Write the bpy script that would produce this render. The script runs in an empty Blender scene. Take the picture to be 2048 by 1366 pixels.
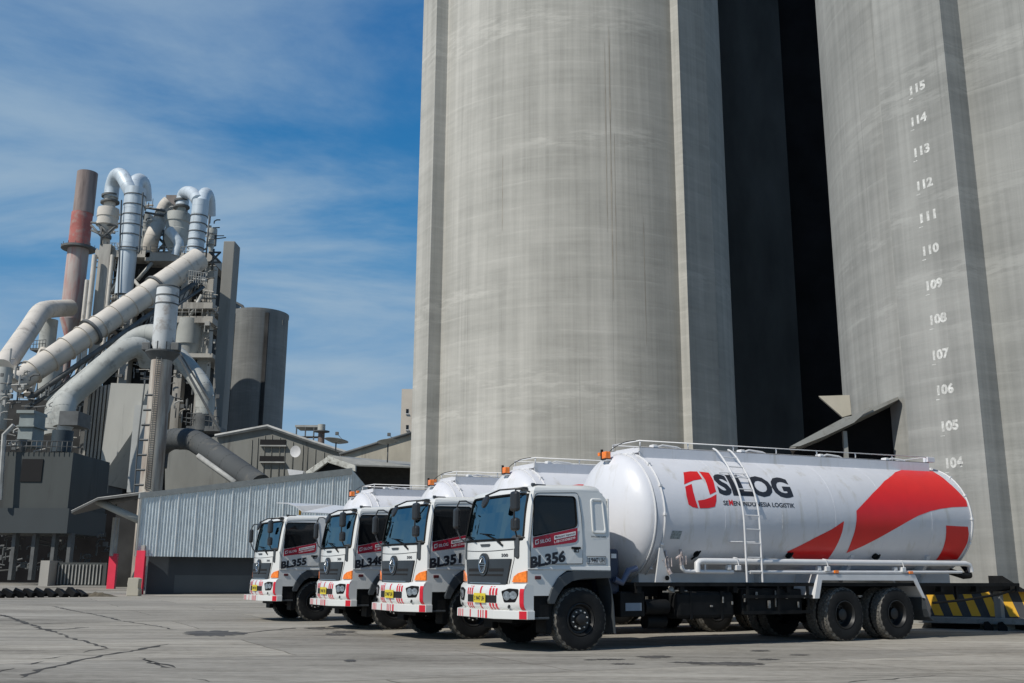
import bpy, bmesh, math, random
from mathutils import Vector, Matrix
R = math.radians
PI = math.pi
rnd = random.Random(7)
sc = bpy.context.scene
COL = sc.collection

# ------------------------------------------------------------------ camera
F, PITCH, ROLL, CAMH = 2000.0, R(13.1), R(0.37), 1.3      # focal length in pixels of a 2048 px wide picture
_fw = Vector((0, math.cos(PITCH), math.sin(PITCH)))
_r0 = Vector((1, 0, 0)); _u0 = _r0.cross(_fw)
_rt = _r0*math.cos(ROLL) + _u0*math.sin(ROLL)
_up = _rt.cross(_fw)
CAM = Vector((0, 0, CAMH))
cd = bpy.data.cameras.new('camera'); co = bpy.data.objects.new('camera', cd); COL.objects.link(co)
cd.sensor_width = 36; cd.lens = F/2048*36; cd.clip_end = 6000; cd.clip_start = 0.1
co.matrix_world = Matrix(((_rt.x, _up.x, -_fw.x, 0), (_rt.y, _up.y, -_fw.y, 0), (_rt.z, _up.z, -_fw.z, CAMH), (0, 0, 0, 1)))
sc.camera = co

def ray(px, py):
    return _fw + _rt*((px-1024)/F) + _up*((683-py)/F)
def W(px, py, D):
    "point seen at a photo pixel, D metres ahead of the camera"
    d = ray(px, py); return CAM + d*(D/d.y)
def G(px, py, z=0.0):
    d = ray(px, py); return CAM + d*((z-CAMH)/d.z)
def pxm(px, py, D):
    "metres per photo pixel there"
    d = ray(px, py); return (D/d.y)/F

# ------------------------------------------------------------------ light
SUN_AZ, SUN_EL = R(229), R(46)
sd = Vector((math.sin(SUN_AZ)*math.cos(SUN_EL), math.cos(SUN_AZ)*math.cos(SUN_EL), math.sin(SUN_EL)))
ld = bpy.data.lights.new('sun', 'SUN'); ld.energy = 4.2; ld.angle = R(0.5); ld.color = (1.0, 0.95, 0.87)
lo = bpy.data.objects.new('sun', ld); COL.objects.link(lo)
lo.rotation_euler = sd.to_track_quat('Z', 'Y').to_euler(); lo.location = (0, 0, 60)
world = bpy.data.worlds.new('World'); sc.world = world; world.use_nodes = True
wn, wl = world.node_tree.nodes, world.node_tree.links
wn.clear()
w_out = wn.new('ShaderNodeOutputWorld'); w_bg = wn.new('ShaderNodeBackground')
sky = wn.new('ShaderNodeTexSky'); sky.sky_type = 'NISHITA'; sky.sun_disc = False
sky.sun_elevation = SUN_EL; sky.sun_rotation = SUN_AZ; sky.air_density = 1.0; sky.dust_density = 0.0; sky.ozone_density = 4.0
hs = wn.new('ShaderNodeHueSaturation'); hs.inputs['Saturation'].default_value = 1.22; hs.inputs['Value'].default_value = 0.86
wl.new(sky.outputs[0], hs.inputs['Color'])

tc = wn.new('ShaderNodeTexCoord'); sep = wn.new('ShaderNodeSeparateXYZ'); wl.new(tc.outputs['Generated'], sep.inputs[0])
def wmath(op, a, b=None):
    n = wn.new('ShaderNodeMath'); n.operation = op
    for i, v in enumerate((a, b)):
        if v is None: continue
        if isinstance(v, (int, float)): n.inputs[i].default_value = v
        else: wl.new(v, n.inputs[i])
    return n.outputs[0]
den = wmath('MAXIMUM', wmath('ADD', sep.outputs['Z'], 0.12), 0.05)
cmb = wn.new('ShaderNodeCombineXYZ')
wl.new(wmath('DIVIDE', sep.outputs['X'], den), cmb.inputs[0]); wl.new(wmath('DIVIDE', sep.outputs['Y'], den), cmb.inputs[1])
mp = wn.new('ShaderNodeMapping'); mp.inputs['Rotation'].default_value = (0, 0, R(-38)); mp.inputs['Scale'].default_value = (0.8, 1.25, 1)
mp.inputs['Location'].default_value = (5.5, 15.0, 0)
wl.new(cmb.outputs[0], mp.inputs[0])
n1 = wn.new('ShaderNodeTexNoise'); n1.inputs['Scale'].default_value = 1.25; n1.inputs['Detail'].default_value = 9; n1.inputs['Roughness'].default_value = 0.58; n1.inputs['Distortion'].default_value = 0.35
n2 = wn.new('ShaderNodeTexNoise'); n2.inputs['Scale'].default_value = 0.55; n2.inputs['Detail'].default_value = 3
wl.new(mp.outputs[0], n1.inputs['Vector']); wl.new(mp.outputs[0], n2.inputs['Vector'])
cr = wn.new('ShaderNodeMapRange'); cr.interpolation_type = 'SMOOTHSTEP'
cr.inputs['From Min'].default_value = 0.415; cr.inputs['From Max'].default_value = 0.63
wl.new(wmath('ADD', wmath('MULTIPLY', n1.outputs['Fac'], 0.6), wmath('MULTIPLY', n2.outputs['Fac'], 0.4)), cr.inputs['Value'])
mxc = wn.new('ShaderNodeMix'); mxc.data_type = 'RGBA'
cf = wn.new('ShaderNodeMapRange'); cf.inputs['From Min'].default_value = 0.25; cf.inputs['From Max'].default_value = 0.55; cf.inputs['To Min'].default_value = 0.92; cf.inputs['To Max'].default_value = 0.66; wl.new(sep.outputs['Z'], cf.inputs['Value'])
wl.new(wmath('MULTIPLY', cr.outputs[0], cf.outputs[0]), mxc.inputs['Factor']); wl.new(hs.outputs[0], mxc.inputs['A'])
mxc.inputs['B'].default_value = (4.9, 6.7, 8.5, 1)
wl.new(mxc.outputs['Result'], w_bg.inputs['Color'])
gr_ = wn.new('ShaderNodeValToRGB'); el = gr_.color_ramp.elements
for k, (p_, c_) in enumerate(((0.0, (0.42, 0.63, 0.82)), (0.15, (0.34, 0.58, 0.86)), (0.30, (0.08, 0.36, 0.74)), (0.50, (0.012, 0.205, 0.58)), (1.0, (0.01, 0.12, 0.40)))):
    e_ = el[k] if k < 2 else el.new(p_); e_.position = p_; e_.color = (*c_, 1)
wl.new(sep.outputs['Z'], gr_.inputs['Fac'])
sc10 = wn.new('ShaderNodeVectorMath'); sc10.operation = 'SCALE'; sc10.inputs['Scale'].default_value = 10; wl.new(gr_.outputs['Color'], sc10.inputs[0])
mg = wn.new('ShaderNodeMix'); mg.data_type = 'RGBA'; mg.inputs['Factor'].default_value = 0.92; wl.new(hs.outputs[0], mg.inputs['A']); wl.new(sc10.outputs[0], mg.inputs['B'])
wl.new(mg.outputs['Result'], mxc.inputs['A']); w_bg.inputs['Strength'].default_value = 0.068
wl.new(w_bg.outputs[0], w_out.inputs[0])
sc.view_settings.view_transform = 'Standard'; sc.view_settings.look = 'None'
sc.view_settings.exposure = 0.0; sc.view_settings.gamma = 1.0; sc.view_settings.use_curve_mapping = False
try: sc.cycles.max_bounces = 6; sc.cycles.glossy_bounces = 3; sc.cycles.transparent_max_bounces = 6
except Exception: pass

# ------------------------------------------------------------------ materials
MATS = {}
def nodes(name):
    m = bpy.data.materials.new(name); m.use_nodes = True
    return m, m.node_tree.nodes, m.node_tree.links, m.node_tree.nodes['Principled BSDF']
def pm(name, col, rough=0.6, metal=0.0, var=0.12, scale=3.0, dirt=None, dirt_amt=0.0, streak=False, bump=0.0, bscale=40.0, coat=0.0, spec=None):
    "procedural paint / concrete / metal: base colour broken up by noise, optional dirt layer, streaks, bump"
    if name in MATS: return MATS[name]
    m, n, l, b = nodes(name)
    t = n.new('ShaderNodeTexCoord')
    def noise(sv, detail=5, rough_=0.55):
        mpn = n.new('ShaderNodeMapping'); mpn.inputs['Scale'].default_value = sv; l.new(t.outputs['Object'], mpn.inputs[0])
        x = n.new('ShaderNodeTexNoise'); x.inputs['Scale'].default_value = 1; x.inputs['Detail'].default_value = detail; x.inputs['Roughness'].default_value = rough_
        l.new(mpn.outputs[0], x.inputs['Vector']); return x.outputs['Fac']
    a = noise((scale, scale, scale*0.35 if streak else scale))
    r = n.new('ShaderNodeMapRange'); r.inputs['From Min'].default_value = 0.3; r.inputs['From Max'].default_value = 0.7
    r.inputs['To Min'].default_value = 1-var; r.inputs['To Max'].default_value = 1+var; l.new(a, r.inputs['Value'])
    mu = n.new('ShaderNodeVectorMath'); mu.operation = 'SCALE'; mu.inputs[0].default_value = col; l.new(r.outputs[0], mu.inputs['Scale'])
    out = mu.outputs[0]
    if dirt:
        d = noise((scale*2.2, scale*2.2, scale*0.25) if streak else (scale*1.7,)*3, 7, 0.65)
        rr = n.new('ShaderNodeMapRange'); rr.inputs['From Min'].default_value = 0.66-dirt_amt*0.4; rr.inputs['From Max'].default_value = 0.80-dirt_amt*0.25
        l.new(d, rr.inputs['Value'])
        mx = n.new('ShaderNodeMix'); mx.data_type = 'RGBA'; l.new(rr.outputs[0], mx.inputs['Factor']); l.new(out, mx.inputs['A']); mx.inputs['B'].default_value = (*dirt, 1)
        out = mx.outputs['Result']
    l.new(out, b.inputs['Base Color'])
    b.inputs['Roughness'].default_value = rough; b.inputs['Metallic'].default_value = metal
    if spec is not None: b.inputs['Specular IOR Level'].default_value = spec
    if coat: b.inputs['Coat Weight'].default_value = coat; b.inputs['Coat Roughness'].default_value = 0.08
    if bump:
        bn = n.new('ShaderNodeBump'); bn.inputs['Strength'].default_value = bump; bn.inputs['Distance'].default_value = 0.02
        l.new(noise((bscale,)*3, 4), bn.inputs['Height']); l.new(bn.outputs[0], b.inputs['Normal'])
    MATS[name] = m; return m

def ramp(n, l, fac, stops):
    r = n.new('ShaderNodeValToRGB'); e = r.color_ramp.elements
    e[0].position, e[0].color = stops[0][0], (*stops[0][1], 1); e[1].position, e[1].color = stops[-1][0], (*stops[-1][1], 1)
    for p, c in stops[1:-1]:
        x = e.new(p); x.color = (*c, 1)
    l.new(fac, r.inputs['Fac']); return r.outputs['Color']

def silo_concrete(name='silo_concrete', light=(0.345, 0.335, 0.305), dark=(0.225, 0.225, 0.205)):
    m, n, l, b = nodes(name); t = n.new('ShaderNodeTexCoord')
    def noise(sv, detail=5, r_=0.55, dist=0):
        mpn = n.new('ShaderNodeMapping'); mpn.inputs['Scale'].default_value = sv; l.new(t.outputs['Object'], mpn.inputs[0])
        x = n.new('ShaderNodeTexNoise'); x.inputs['Scale'].default_value = 1; x.inputs['Detail'].default_value = detail; x.inputs['Roughness'].default_value = r_; x.inputs['Distortion'].default_value = dist
        l.new(mpn.outputs[0], x.inputs['Vector']); return x.outputs['Fac']
    def mr(v, a, c, lo=0.0, hi=1.0):
        r = n.new('ShaderNodeMapRange'); r.inputs['From Min'].default_value = a; r.inputs['From Max'].default_value = c
        r.inputs['To Min'].default_value = lo; r.inputs['To Max'].default_value = hi; l.new(v, r.inputs['Value']); return r.outputs[0]
    def ma(op, a, c):
        x = n.new('ShaderNodeMath'); x.operation = op
        for i, v in enumerate((a, c)):
            if isinstance(v, (int, float)): x.inputs[i].default_value = v
            else: l.new(v, x.inputs[i])
        return x.outputs[0]
    streak = noise((0.8, 0.8, 0.025), 8, 0.68)               # long vertical runs
    fine = noise((5.0, 5.0, 0.10), 5, 0.6)
    lift = noise((0.16, 0.16, 2.2), 6, 0.7)                  # slip-form lifts
    patch = noise((0.22, 0.22, 0.30), 7, 0.62)
    v = ma('ADD', ma('ADD', ma('MULTIPLY', streak, 0.40), ma('MULTIPLY', fine, 0.16)), ma('ADD', ma('MULTIPLY', lift, 0.18), ma('MULTIPLY', patch, 0.26)))
    base = ramp(n, l, v, [(0.40, dark), (0.50, tuple((p+q)/2 for p, q in zip(light, dark))), (0.60, light)])
    # pale lime bands in broken rows
    band = mr(noise((0.05, 0.05, 0.50), 2, 0.5), 0.53, 0.64); brk = mr(noise((0.55, 0.55, 2.8), 8, 0.72), 0.48, 0.58)
    mx = n.new('ShaderNodeMix'); mx.data_type = 'RGBA'; l.new(ma('MULTIPLY', ma('MULTIPLY', band, brk), 0.27), mx.inputs['Factor']); l.new(base, mx.inputs['A']); mx.inputs['B'].default_value = tuple(min(1, q*1.35) for q in light)+(1,)
    # pour rings left by the slip form
    sp = n.new('ShaderNodeSeparateXYZ'); l.new(t.outputs['Object'], sp.inputs[0])
    zz = ma('ADD', ma('MULTIPLY', sp.outputs['Z'], 0.72), ma('MULTIPLY', noise((0.25, 0.25, 0.1), 4), 0.35)); fz = n.new('ShaderNodeMath'); fz.operation = 'FRACT'; l.new(zz, fz.inputs[0])
    ring_ = ma('MULTIPLY', mr(fz.outputs[0], 0.90, 0.985), mr(noise((0.5, 0.5, 0.8), 6, 0.7), 0.42, 0.62))
    mx3 = n.new('ShaderNodeMix'); mx3.data_type = 'RGBA'; l.new(ma('MULTIPLY', ring_, 0.26), mx3.inputs['Factor']); l.new(mx.outputs['Result'], mx3.inputs['A']); mx3.inputs['B'].default_value = tuple(min(1, q*1.22) for q in light)+(1,)
    mx = mx3
    # thin dark drip lines
    drip = mr(noise((9.0, 9.0, 0.03), 3, 0.5), 0.665, 0.72); dm = mr(noise((0.25, 0.25, 0.05), 3), 0.48, 0.6)
    mx2 = n.new('ShaderNodeMix'); mx2.data_type = 'RGBA'; l.new(ma('MULTIPLY', ma('MULTIPLY', drip, dm), 0.55), mx2.inputs['Factor']); l.new(mx.outputs['Result'], mx2.inputs['A']); mx2.inputs['B'].default_value = tuple(q*0.62 for q in dark)+(1,)
    l.new(mx2.outputs['Result'], b.inputs['Base Color']); b.inputs['Roughness'].default_value = 0.9; b.inputs['Specular IOR Level'].default_value = 0.25
    bn = n.new('ShaderNodeBump'); bn.inputs['Strength'].default_value = 0.35; bn.inputs['Distance'].default_value = 0.03
    l.new(ma('ADD', ma('MULTIPLY', noise((0.3, 0.3, 4.5), 4), 0.6), ma('MULTIPLY', noise((12, 12, 12), 4), 0.25)), bn.inputs['Height']); l.new(bn.outputs[0], b.inputs['Normal'])
    return m

def ground_mat():
    m, n, l, b = nodes('yard_concrete'); t = n.new('ShaderNodeTexCoord')
    def noise(sv, detail=6, r_=0.6, rot=0.0, dist=0):
        mpn = n.new('ShaderNodeMapping'); mpn.inputs['Scale'].default_value = sv; mpn.inputs['Rotation'].default_value = (0, 0, rot); l.new(t.outputs['Object'], mpn.inputs[0])
        x = n.new('ShaderNodeTexNoise'); x.inputs['Scale'].default_value = 1; x.inputs['Detail'].default_value = detail; x.inputs['Roughness'].default_value = r_; x.inputs['Distortion'].default_value = dist
        l.new(mpn.outputs[0], x.inputs['Vector']); return x.outputs['Fac']
    def ma(op, a, c):
        x = n.new('ShaderNodeMath'); x.operation = op
        for i, v in enumerate((a, c)):
            if isinstance(v, (int, float)): x.inputs[i].default_value = v
            else: l.new(v, x.inputs[i])
        return x.outputs[0]
    big = noise((0.10, 0.26, 1), 5, 0.55); mid = noise((0.35, 1.9, 1), 8, 0.7, -0.06, 0.5); fine = noise((5, 9, 1), 5, 0.6); grit = noise((60, 60, 1), 3, 0.6)
    v = ma('ADD', ma('ADD', ma('MULTIPLY', big, 0.32), ma('MULTIPLY', mid, 0.36)), ma('ADD', ma('MULTIPLY', fine, 0.2), ma('MULTIPLY', grit, 0.12)))
    base = ramp(n, l, v, [(0.40, (0.125, 0.114, 0.096)), (0.46, (0.235, 0.22, 0.19)), (0.525, (0.31, 0.292, 0.256)), (0.60, (0.395, 0.375, 0.332))])
    # cast slabs: tone differs from slab to slab, dark joints between
    mb_ = n.new('ShaderNodeMapping'); mb_.inputs['Rotation'].default_value = (0, 0, R(-27)); l.new(t.outputs['Object'], mb_.inputs[0])
    dn = n.new('ShaderNodeTexNoise'); dn.inputs['Scale'].default_value = 0.8; dn.inputs['Detail'].default_value = 4; l.new(t.outputs['Object'], dn.inputs['Vector'])
    dv = n.new('ShaderNodeVectorMath'); dv.operation = 'MULTIPLY_ADD'; dv.inputs[1].default_value = (0.22, 0.22, 0); l.new(dn.outputs['Color'], dv.inputs[0]); l.new(mb_.outputs[0], dv.inputs[2])
    br = n.new('ShaderNodeTexBrick'); br.inputs['Scale'].default_value = 1.0; br.inputs['Brick Width'].default_value = 7.5; br.inputs['Row Height'].default_value = 4.2; br.inputs['Mortar Size'].default_value = 0.022; br.inputs['Mortar Smooth'].default_value = 0.3
    br.inputs['Color1'].default_value = (0.82, 0.82, 0.82, 1); br.inputs['Color2'].default_value = (1.08, 1.07, 1.05, 1); br.inputs['Mortar'].default_value = (0.50, 0.48, 0.45, 1); br.offset = 0.37; l.new(dv.outputs[0], br.inputs['Vector'])
    ml = n.new('ShaderNodeMix'); ml.data_type = 'RGBA'; ml.blend_type = 'MULTIPLY'; ml.inputs['Factor'].default_value = 1.0; l.new(base, ml.inputs['A']); l.new(br.outputs['Color'], ml.inputs['B']); base = ml.outputs['Result']
    # tyre tracks sweeping past the trucks
    tr = n.new('ShaderNodeMapRange'); tr.inputs['From Min'].default_value = 0.57; tr.inputs['From Max'].default_value = 0.72; l.new(noise((0.05, 2.6, 1), 4, 0.7, R(-14), 0.5), tr.inputs['Value'])
    mt = n.new('ShaderNodeMix'); mt.data_type = 'RGBA'; l.new(ma('MULTIPLY', tr.outputs[0], 0.75), mt.inputs['Factor']); l.new(base, mt.inputs['A']); mt.inputs['B'].default_value = (0.13, 0.123, 0.11, 1); base = mt.outputs['Result']
    st = n.new('ShaderNodeMapRange'); st.inputs['From Min'].default_value = 0.56; st.inputs['From Max'].default_value = 0.68
    l.new(noise((0.35, 3.0, 1), 7, 0.66, 0.05, 0.8), st.inputs['Value'])
    mx = n.new('ShaderNodeMix'); mx.data_type = 'RGBA'; l.new(ma('MULTIPLY', st.outputs[0], 0.72), mx.inputs['Factor']); l.new(base, mx.inputs['A']); mx.inputs['B'].default_value = (0.115, 0.108, 0.095, 1)
    l.new(mx.outputs['Result'], b.inputs['Base Color']); b.inputs['Roughness'].default_value = 0.85; b.inputs['Specular IOR Level'].default_value = 0.3
    bn = n.new('ShaderNodeBump'); bn.inputs['Strength'].default_value = 0.5; bn.inputs['Distance'].default_value = 0.02
    l.new(ma('ADD', ma('MULTIPLY', mid, 1.0), ma('MULTIPLY', grit, 0.35)), bn.inputs['Height']); l.new(bn.outputs[0], b.inputs['Normal'])
    return m

def glass_mat(name, col, rough=0.03):
    m, n, l, b = nodes(name)
    b.inputs['Base Color'].default_value = (*col, 1); b.inputs['Roughness'].default_value = rough; b.inputs['IOR'].default_value = 1.52
    b.inputs['Specular IOR Level'].default_value = 0.35
    t = n.new('ShaderNodeTexCoord'); x = n.new('ShaderNodeTexNoise'); x.inputs['Scale'].default_value = 2.2; x.inputs['Detail'].default_value = 1
    l.new(t.outputs['Object'], x.inputs['Vector']); bn = n.new('ShaderNodeBump'); bn.inputs['Strength'].default_value = 0.12; bn.inputs['Distance'].default_value = 0.05
    l.new(x.outputs['Fac'], bn.inputs['Height']); l.new(bn.outputs[0], b.inputs['Normal']); pass
    return m
def thinglass(name, tint, gl=0.35):
    "tinted see-through pane: part clear, part mirror"
    m, n, l, b = nodes(name); n.remove(b)
    o = n['Material Output']; tr = n.new('ShaderNodeBsdfTransparent'); tr.inputs[0].default_value = (*tint, 1)
    g = n.new('ShaderNodeBsdfGlossy'); g.inputs['Roughness'].default_value = 0.02; g.inputs['Color'].default_value = (0.20, 0.29, 0.32, 1)
    fr = n.new('ShaderNodeFresnel'); fr.inputs['IOR'].default_value = 1.5
    ad = n.new('ShaderNodeMath'); ad.operation = 'ADD'; ad.use_clamp = True; ad.inputs[1].default_value = gl; l.new(fr.outputs[0], ad.inputs[0])
    mx = n.new('ShaderNodeMixShader'); l.new(ad.outputs[0], mx.inputs['Fac']); l.new(tr.outputs[0], mx.inputs[1]); l.new(g.outputs[0], mx.inputs[2]); l.new(mx.outputs[0], o.inputs['Surface'])
    return m

M_WHITE = pm('white_paint', (0.64, 0.645, 0.625), 0.32, var=0.035, scale=1.2, coat=0.35)
M_TANK = pm('tank_white_paint', (0.62, 0.625, 0.65), 0.40, var=0.04, scale=1.6, dirt=(0.48, 0.465, 0.43), dirt_amt=0.27, streak=True, coat=0.08, bump=0.6, bscale=1.3)
M_RED = pm('red_decal', (0.64, 0.006, 0.007), 0.35, var=0.05)
M_STRIPE = pm('red_stripe_tape', (0.54, 0.010, 0.025), 0.4, var=0.05)
M_BANNER = pm('crimson_sticker', (0.36, 0.008, 0.03), 0.4, var=0.05)
M_INK = pm('navy_black_lettering', (0.012, 0.014, 0.022), 0.45, var=0.1)
M_WINK = pm('white_lettering', (0.75, 0.72, 0.72), 0.5, var=0.03)
M_BLACK = pm('black_steel', (0.009, 0.0095, 0.010), 0.6, var=0.35, scale=4, dirt=(0.03, 0.028, 0.025), dirt_amt=0.10, spec=0.12)
M_PLAST = pm('grey_black_plastic', (0.045, 0.052, 0.058), 0.5, var=0.1, scale=5)
M_GRILLE = pm('slate_grille_plastic', (0.026, 0.032, 0.038), 0.42, var=0.1, scale=5)
M_DARK = pm('void_shade', (0.006, 0.006, 0.007), 0.9, var=0.1)  # near-black base puts the shade inside openings into the colour
M_NAVY = pm('navy_engine_paint', (0.012, 0.022, 0.05), 0.5, var=0.2)
M_RUBBER = pm('tyre_rubber', (0.013, 0.0135, 0.014), 0.75, var=0.2, scale=6, dirt=(0.045, 0.043, 0.04), dirt_amt=0.2, spec=0.2)
M_TREAD = pm('dusty_tread', (0.10, 0.095, 0.085), 0.9, var=0.3, scale=12, dirt=(0.22, 0.21, 0.185), dirt_amt=0.4)
M_RIM = pm('dark_rim_steel', (0.012, 0.0125, 0.013), 0.5, 0.1, var=0.3, scale=6)
M_NUT = pm('bright_nut_steel', (0.62, 0.62, 0.60), 0.35, 0.4, var=0.1)
M_CHROME = pm('chrome', (0.62, 0.64, 0.66), 0.15, 1.0, var=0.05)
M_STEELW = pm('white_pipe_paint', (0.62, 0.62, 0.62), 0.4, var=0.06, scale=3, coat=0.2)
M_YEL = pm('yellow_plate', (0.62, 0.50, 0.03), 0.5, var=0.05)
M_AMBER = pm('amber_lens', (0.85, 0.20, 0.01), 0.18, var=0.25, scale=22, coat=0.8)
M_LAMP = pm('headlamp_reflector', (0.45, 0.48, 0.50), 0.18, 0.85, var=0.5, scale=18)
M_MIRROR = pm('mirror_housing', (0.02, 0.021, 0.023), 0.35, var=0.1)
M_GLASS = glass_mat('dark_side_glass', (0.010, 0.011, 0.012))
M_SCREEN = thinglass('windscreen_glass', (0.28, 0.56, 0.64), 0.10)
M_SEAT = pm('grey_seat_cloth', (0.11, 0.12, 0.13), 0.8, var=0.1)
M_CURT = pm('pale_cab_lining', (0.55, 0.60, 0.61), 0.8, var=0.1)

# ------------------------------------------------------------------ geometry helpers
class MB:
    def __init__(s): s.bm = bmesh.new(); s.mi = 0
    def _set(s, faces):
        for f in faces: f.material_index = s.mi
        return faces
    def box(s, a, b, bev=0.0, rot=None, piv=None):
        v = [Vector((x, y, z)) for x in (a[0], b[0]) for y in (a[1], b[1]) for z in (a[2], b[2])]
        if rot is not None:
            pv = Vector(piv) if piv is not None else (Vector(a)+Vector(b))/2
            v = [rot @ (p-pv) + pv for p in v]
        vs = [s.bm.verts.new(p) for p in v]
        fs = [s.bm.faces.new([vs[i] for i in q]) for q in ((0, 1, 3, 2), (4, 6, 7, 5), (0, 4, 5, 1), (2, 3, 7, 6), (0, 2, 6, 4), (1, 5, 7, 3))]
        s._set(fs)
        if bev:
            es = list({e for f in fs for e in f.edges})
            r = bmesh.ops.bevel(s.bm, geom=es, offset=bev, segments=2, profile=0.5, affect='EDGES'); s._set(r['faces'])
        return s
    def tube(s, pts, r, n=10, cap=True, closed=False):
        pts = [Vector(p) for p in pts]; rs = r if isinstance(r, (list, tuple)) else [r]*len(pts)
        rings = []; N = len(pts); prev = None
        for i, p in enumerate(pts):
            if closed: t = (pts[(i+1) % N]-pts[i-1]).normalized()
            else:
                t = ((pts[i+1]-p).normalized() if i < N-1 else Vector()) + ((p-pts[i-1]).normalized() if i else Vector())
                t.normalize()
            if prev is None:
                h = Vector((0, 0, 1)) if abs(t.z) < 0.9 else Vector((1, 0, 0)); a = t.cross(h).normalized()
            else:
                a = prev - t*prev.dot(t); a.normalize()
            prev = a; bb = t.cross(a)
            rings.append([s.bm.verts.new(p + (a*math.cos(2*PI*k/n) + bb*math.sin(2*PI*k/n))*rs[i]) for k in range(n)])
        fs = []
        for i in range(N if closed else N-1):
            A, B = rings[i], rings[(i+1) % N]
            for k in range(n): fs.append(s.bm.faces.new((A[k], A[(k+1) % n], B[(k+1) % n], B[k])))
        for f in fs: f.smooth = True
        if cap and not closed:
            fs.append(s.bm.faces.new(rings[0][::-1])); fs.append(s.bm.faces.new(rings[-1]))
        s._set(fs); return s
    def cyl(s, a, b, r1, r2=None, n=24, cap=True):
        return s.tube([a, b], [r1, r1 if r2 is None else r2], n, cap)
    def lathe(s, prof, origin, axis, n=48, smooth=True, closed=True, noise_fn=None):
        "prof = [(along axis, radius)]"
        o = Vector(origin); ax = Vector(axis).normalized(); h = Vector((0, 0, 1)) if abs(ax.z) < 0.9 else Vector((1, 0, 0))
        a = ax.cross(h).normalized(); b = ax.cross(a); rings = []
        for j, (u, r) in enumerate(prof):
            if r < 1e-5: rings.append([s.bm.verts.new(o+ax*u)])
            else: rings.append([s.bm.verts.new(o+ax*u + (a*math.cos(2*PI*k/n)+b*math.sin(2*PI*k/n))*(r*(noise_fn(j, k) if noise_fn else 1))) for k in range(n)])
        fs = []
        for A, B in zip(rings[:-1], rings[1:]):
            for k in range(n):
                q = [A[k % len(A)], A[(k+1) % len(A)], B[(k+1) % len(B)], B[k % len(B)]]
                u = []
                for v in q:
                    if v not in u: u.append(v)
                if len(u) > 2: fs.append(s.bm.faces.new(u))
        for f in fs: f.smooth = smooth
        s._set(fs); return s
    def prism(s, poly, ext, bev=0.0):
        "poly: list of 3-D points (planar), extruded by vector ext"
        ext = Vector(ext); A = [s.bm.verts.new(Vector(p)) for p in poly]; B = [s.bm.verts.new(Vector(p)+ext) for p in poly]; n = len(A)
        fs = [s.bm.faces.new(A[::-1]), s.bm.faces.new(B)] + [s.bm.faces.new((A[i], A[(i+1) % n], B[(i+1) % n], B[i])) for i in range(n)]
        s._set(fs)
        if bev:
            es = list({e for f in fs for e in f.edges}); r = bmesh.ops.bevel(s.bm, geom=es, offset=bev, segments=2, profile=0.5, affect='EDGES'); s._set(r['faces'])
        return s
    def loft(s, rings, cap=True, closed=True, smooth=False):
        rs = [[s.bm.verts.new(Vector(p)) for p in r] for r in rings]; fs = []
        for A, B in zip(rs[:-1], rs[1:]):
            n = len(A)
            for k in range(n if closed else n-1): fs.append(s.bm.faces.new((A[k], A[(k+1) % n], B[(k+1) % n], B[k])))
        for f in fs: f.smooth = smooth
        if cap: fs.append(s.bm.faces.new(rs[0][::-1])); fs.append(s.bm.faces.new(rs[-1]))
        s._set(fs); return s
    def build(s, name, mats, parent=None, smooth_angle=None):
        if not isinstance(mats, (list, tuple)): mats = [mats]
        bmesh.ops.recalc_face_normals(s.bm, faces=s.bm.faces)
        me = bpy.data.meshes.new(name)
        if smooth_angle is not None:
            for f in s.bm.faces: f.smooth = True
            for e in s.bm.edges:
                if len(e.link_faces) == 2 and e.calc_face_angle(0) > R(smooth_angle): e.smooth = False
        else:
            for e in s.bm.edges:
                if len(e.link_faces) == 2 and e.calc_face_angle(0) > R(38): e.smooth = False
        s.bm.to_mesh(me); s.bm.free()
        for m in mats: me.materials.append(m)
        o = bpy.data.objects.new(name, me); COL.objects.link(o)
        if parent is not None: o.parent = parent
        return o

def tag(o, label=None, cat=None, group=None, kind=None):
    if label: o['label'] = label
    if cat: o['category'] = cat
    if group: o['group'] = group
    if kind: o['kind'] = kind
    return o
def empty(name, loc, rz=0.0):
    o = bpy.data.objects.new(name, None); COL.objects.link(o); o.location = loc; o.rotation_euler = (0, 0, rz); o.empty_display_size = 0.3
    return o
def struct(o): o['kind'] = 'structure'; return o
def copy_tree(o, parent=None, skip=()):
    c = o.copy(); COL.objects.link(c); c.parent = parent
    for ch in [x for x in bpy.data.objects if x.parent is o]:
        if ch.name.split('.')[0] in skip: continue
        copy_tree(ch, c, skip)
    return c

def text_bm(txt, bold=0.0, cuts=None):
    "flat text in the XY plane as a bmesh, letters 1 unit high, origin bottom left; returns bmesh, width"
    cu = bpy.data.curves.new('t', 'FONT'); cu.body = txt; cu.size = 1.0; cu.resolution_u = 3; cu.offset = bold
    ob = bpy.data.objects.new('t', cu); COL.objects.link(ob)
    bpy.context.view_layer.update()
    me = bpy.data.meshes.new_from_object(ob.evaluated_get(bpy.context.evaluated_depsgraph_get()))
    bm = bmesh.new(); bm.from_mesh(me); bpy.data.meshes.remove(me); bpy.data.objects.remove(ob); bpy.data.curves.remove(cu)
    xs = [v.co.x for v in bm.verts]; ys = [v.co.y for v in bm.verts]
    x0, y0, h = min(xs), min(ys), max(ys)-min(ys)
    for v in bm.verts: v.co = Vector(((v.co.x-x0)/h, (v.co.y-y0)/h, 0))
    return bm, (max(xs)-x0)/h
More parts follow.
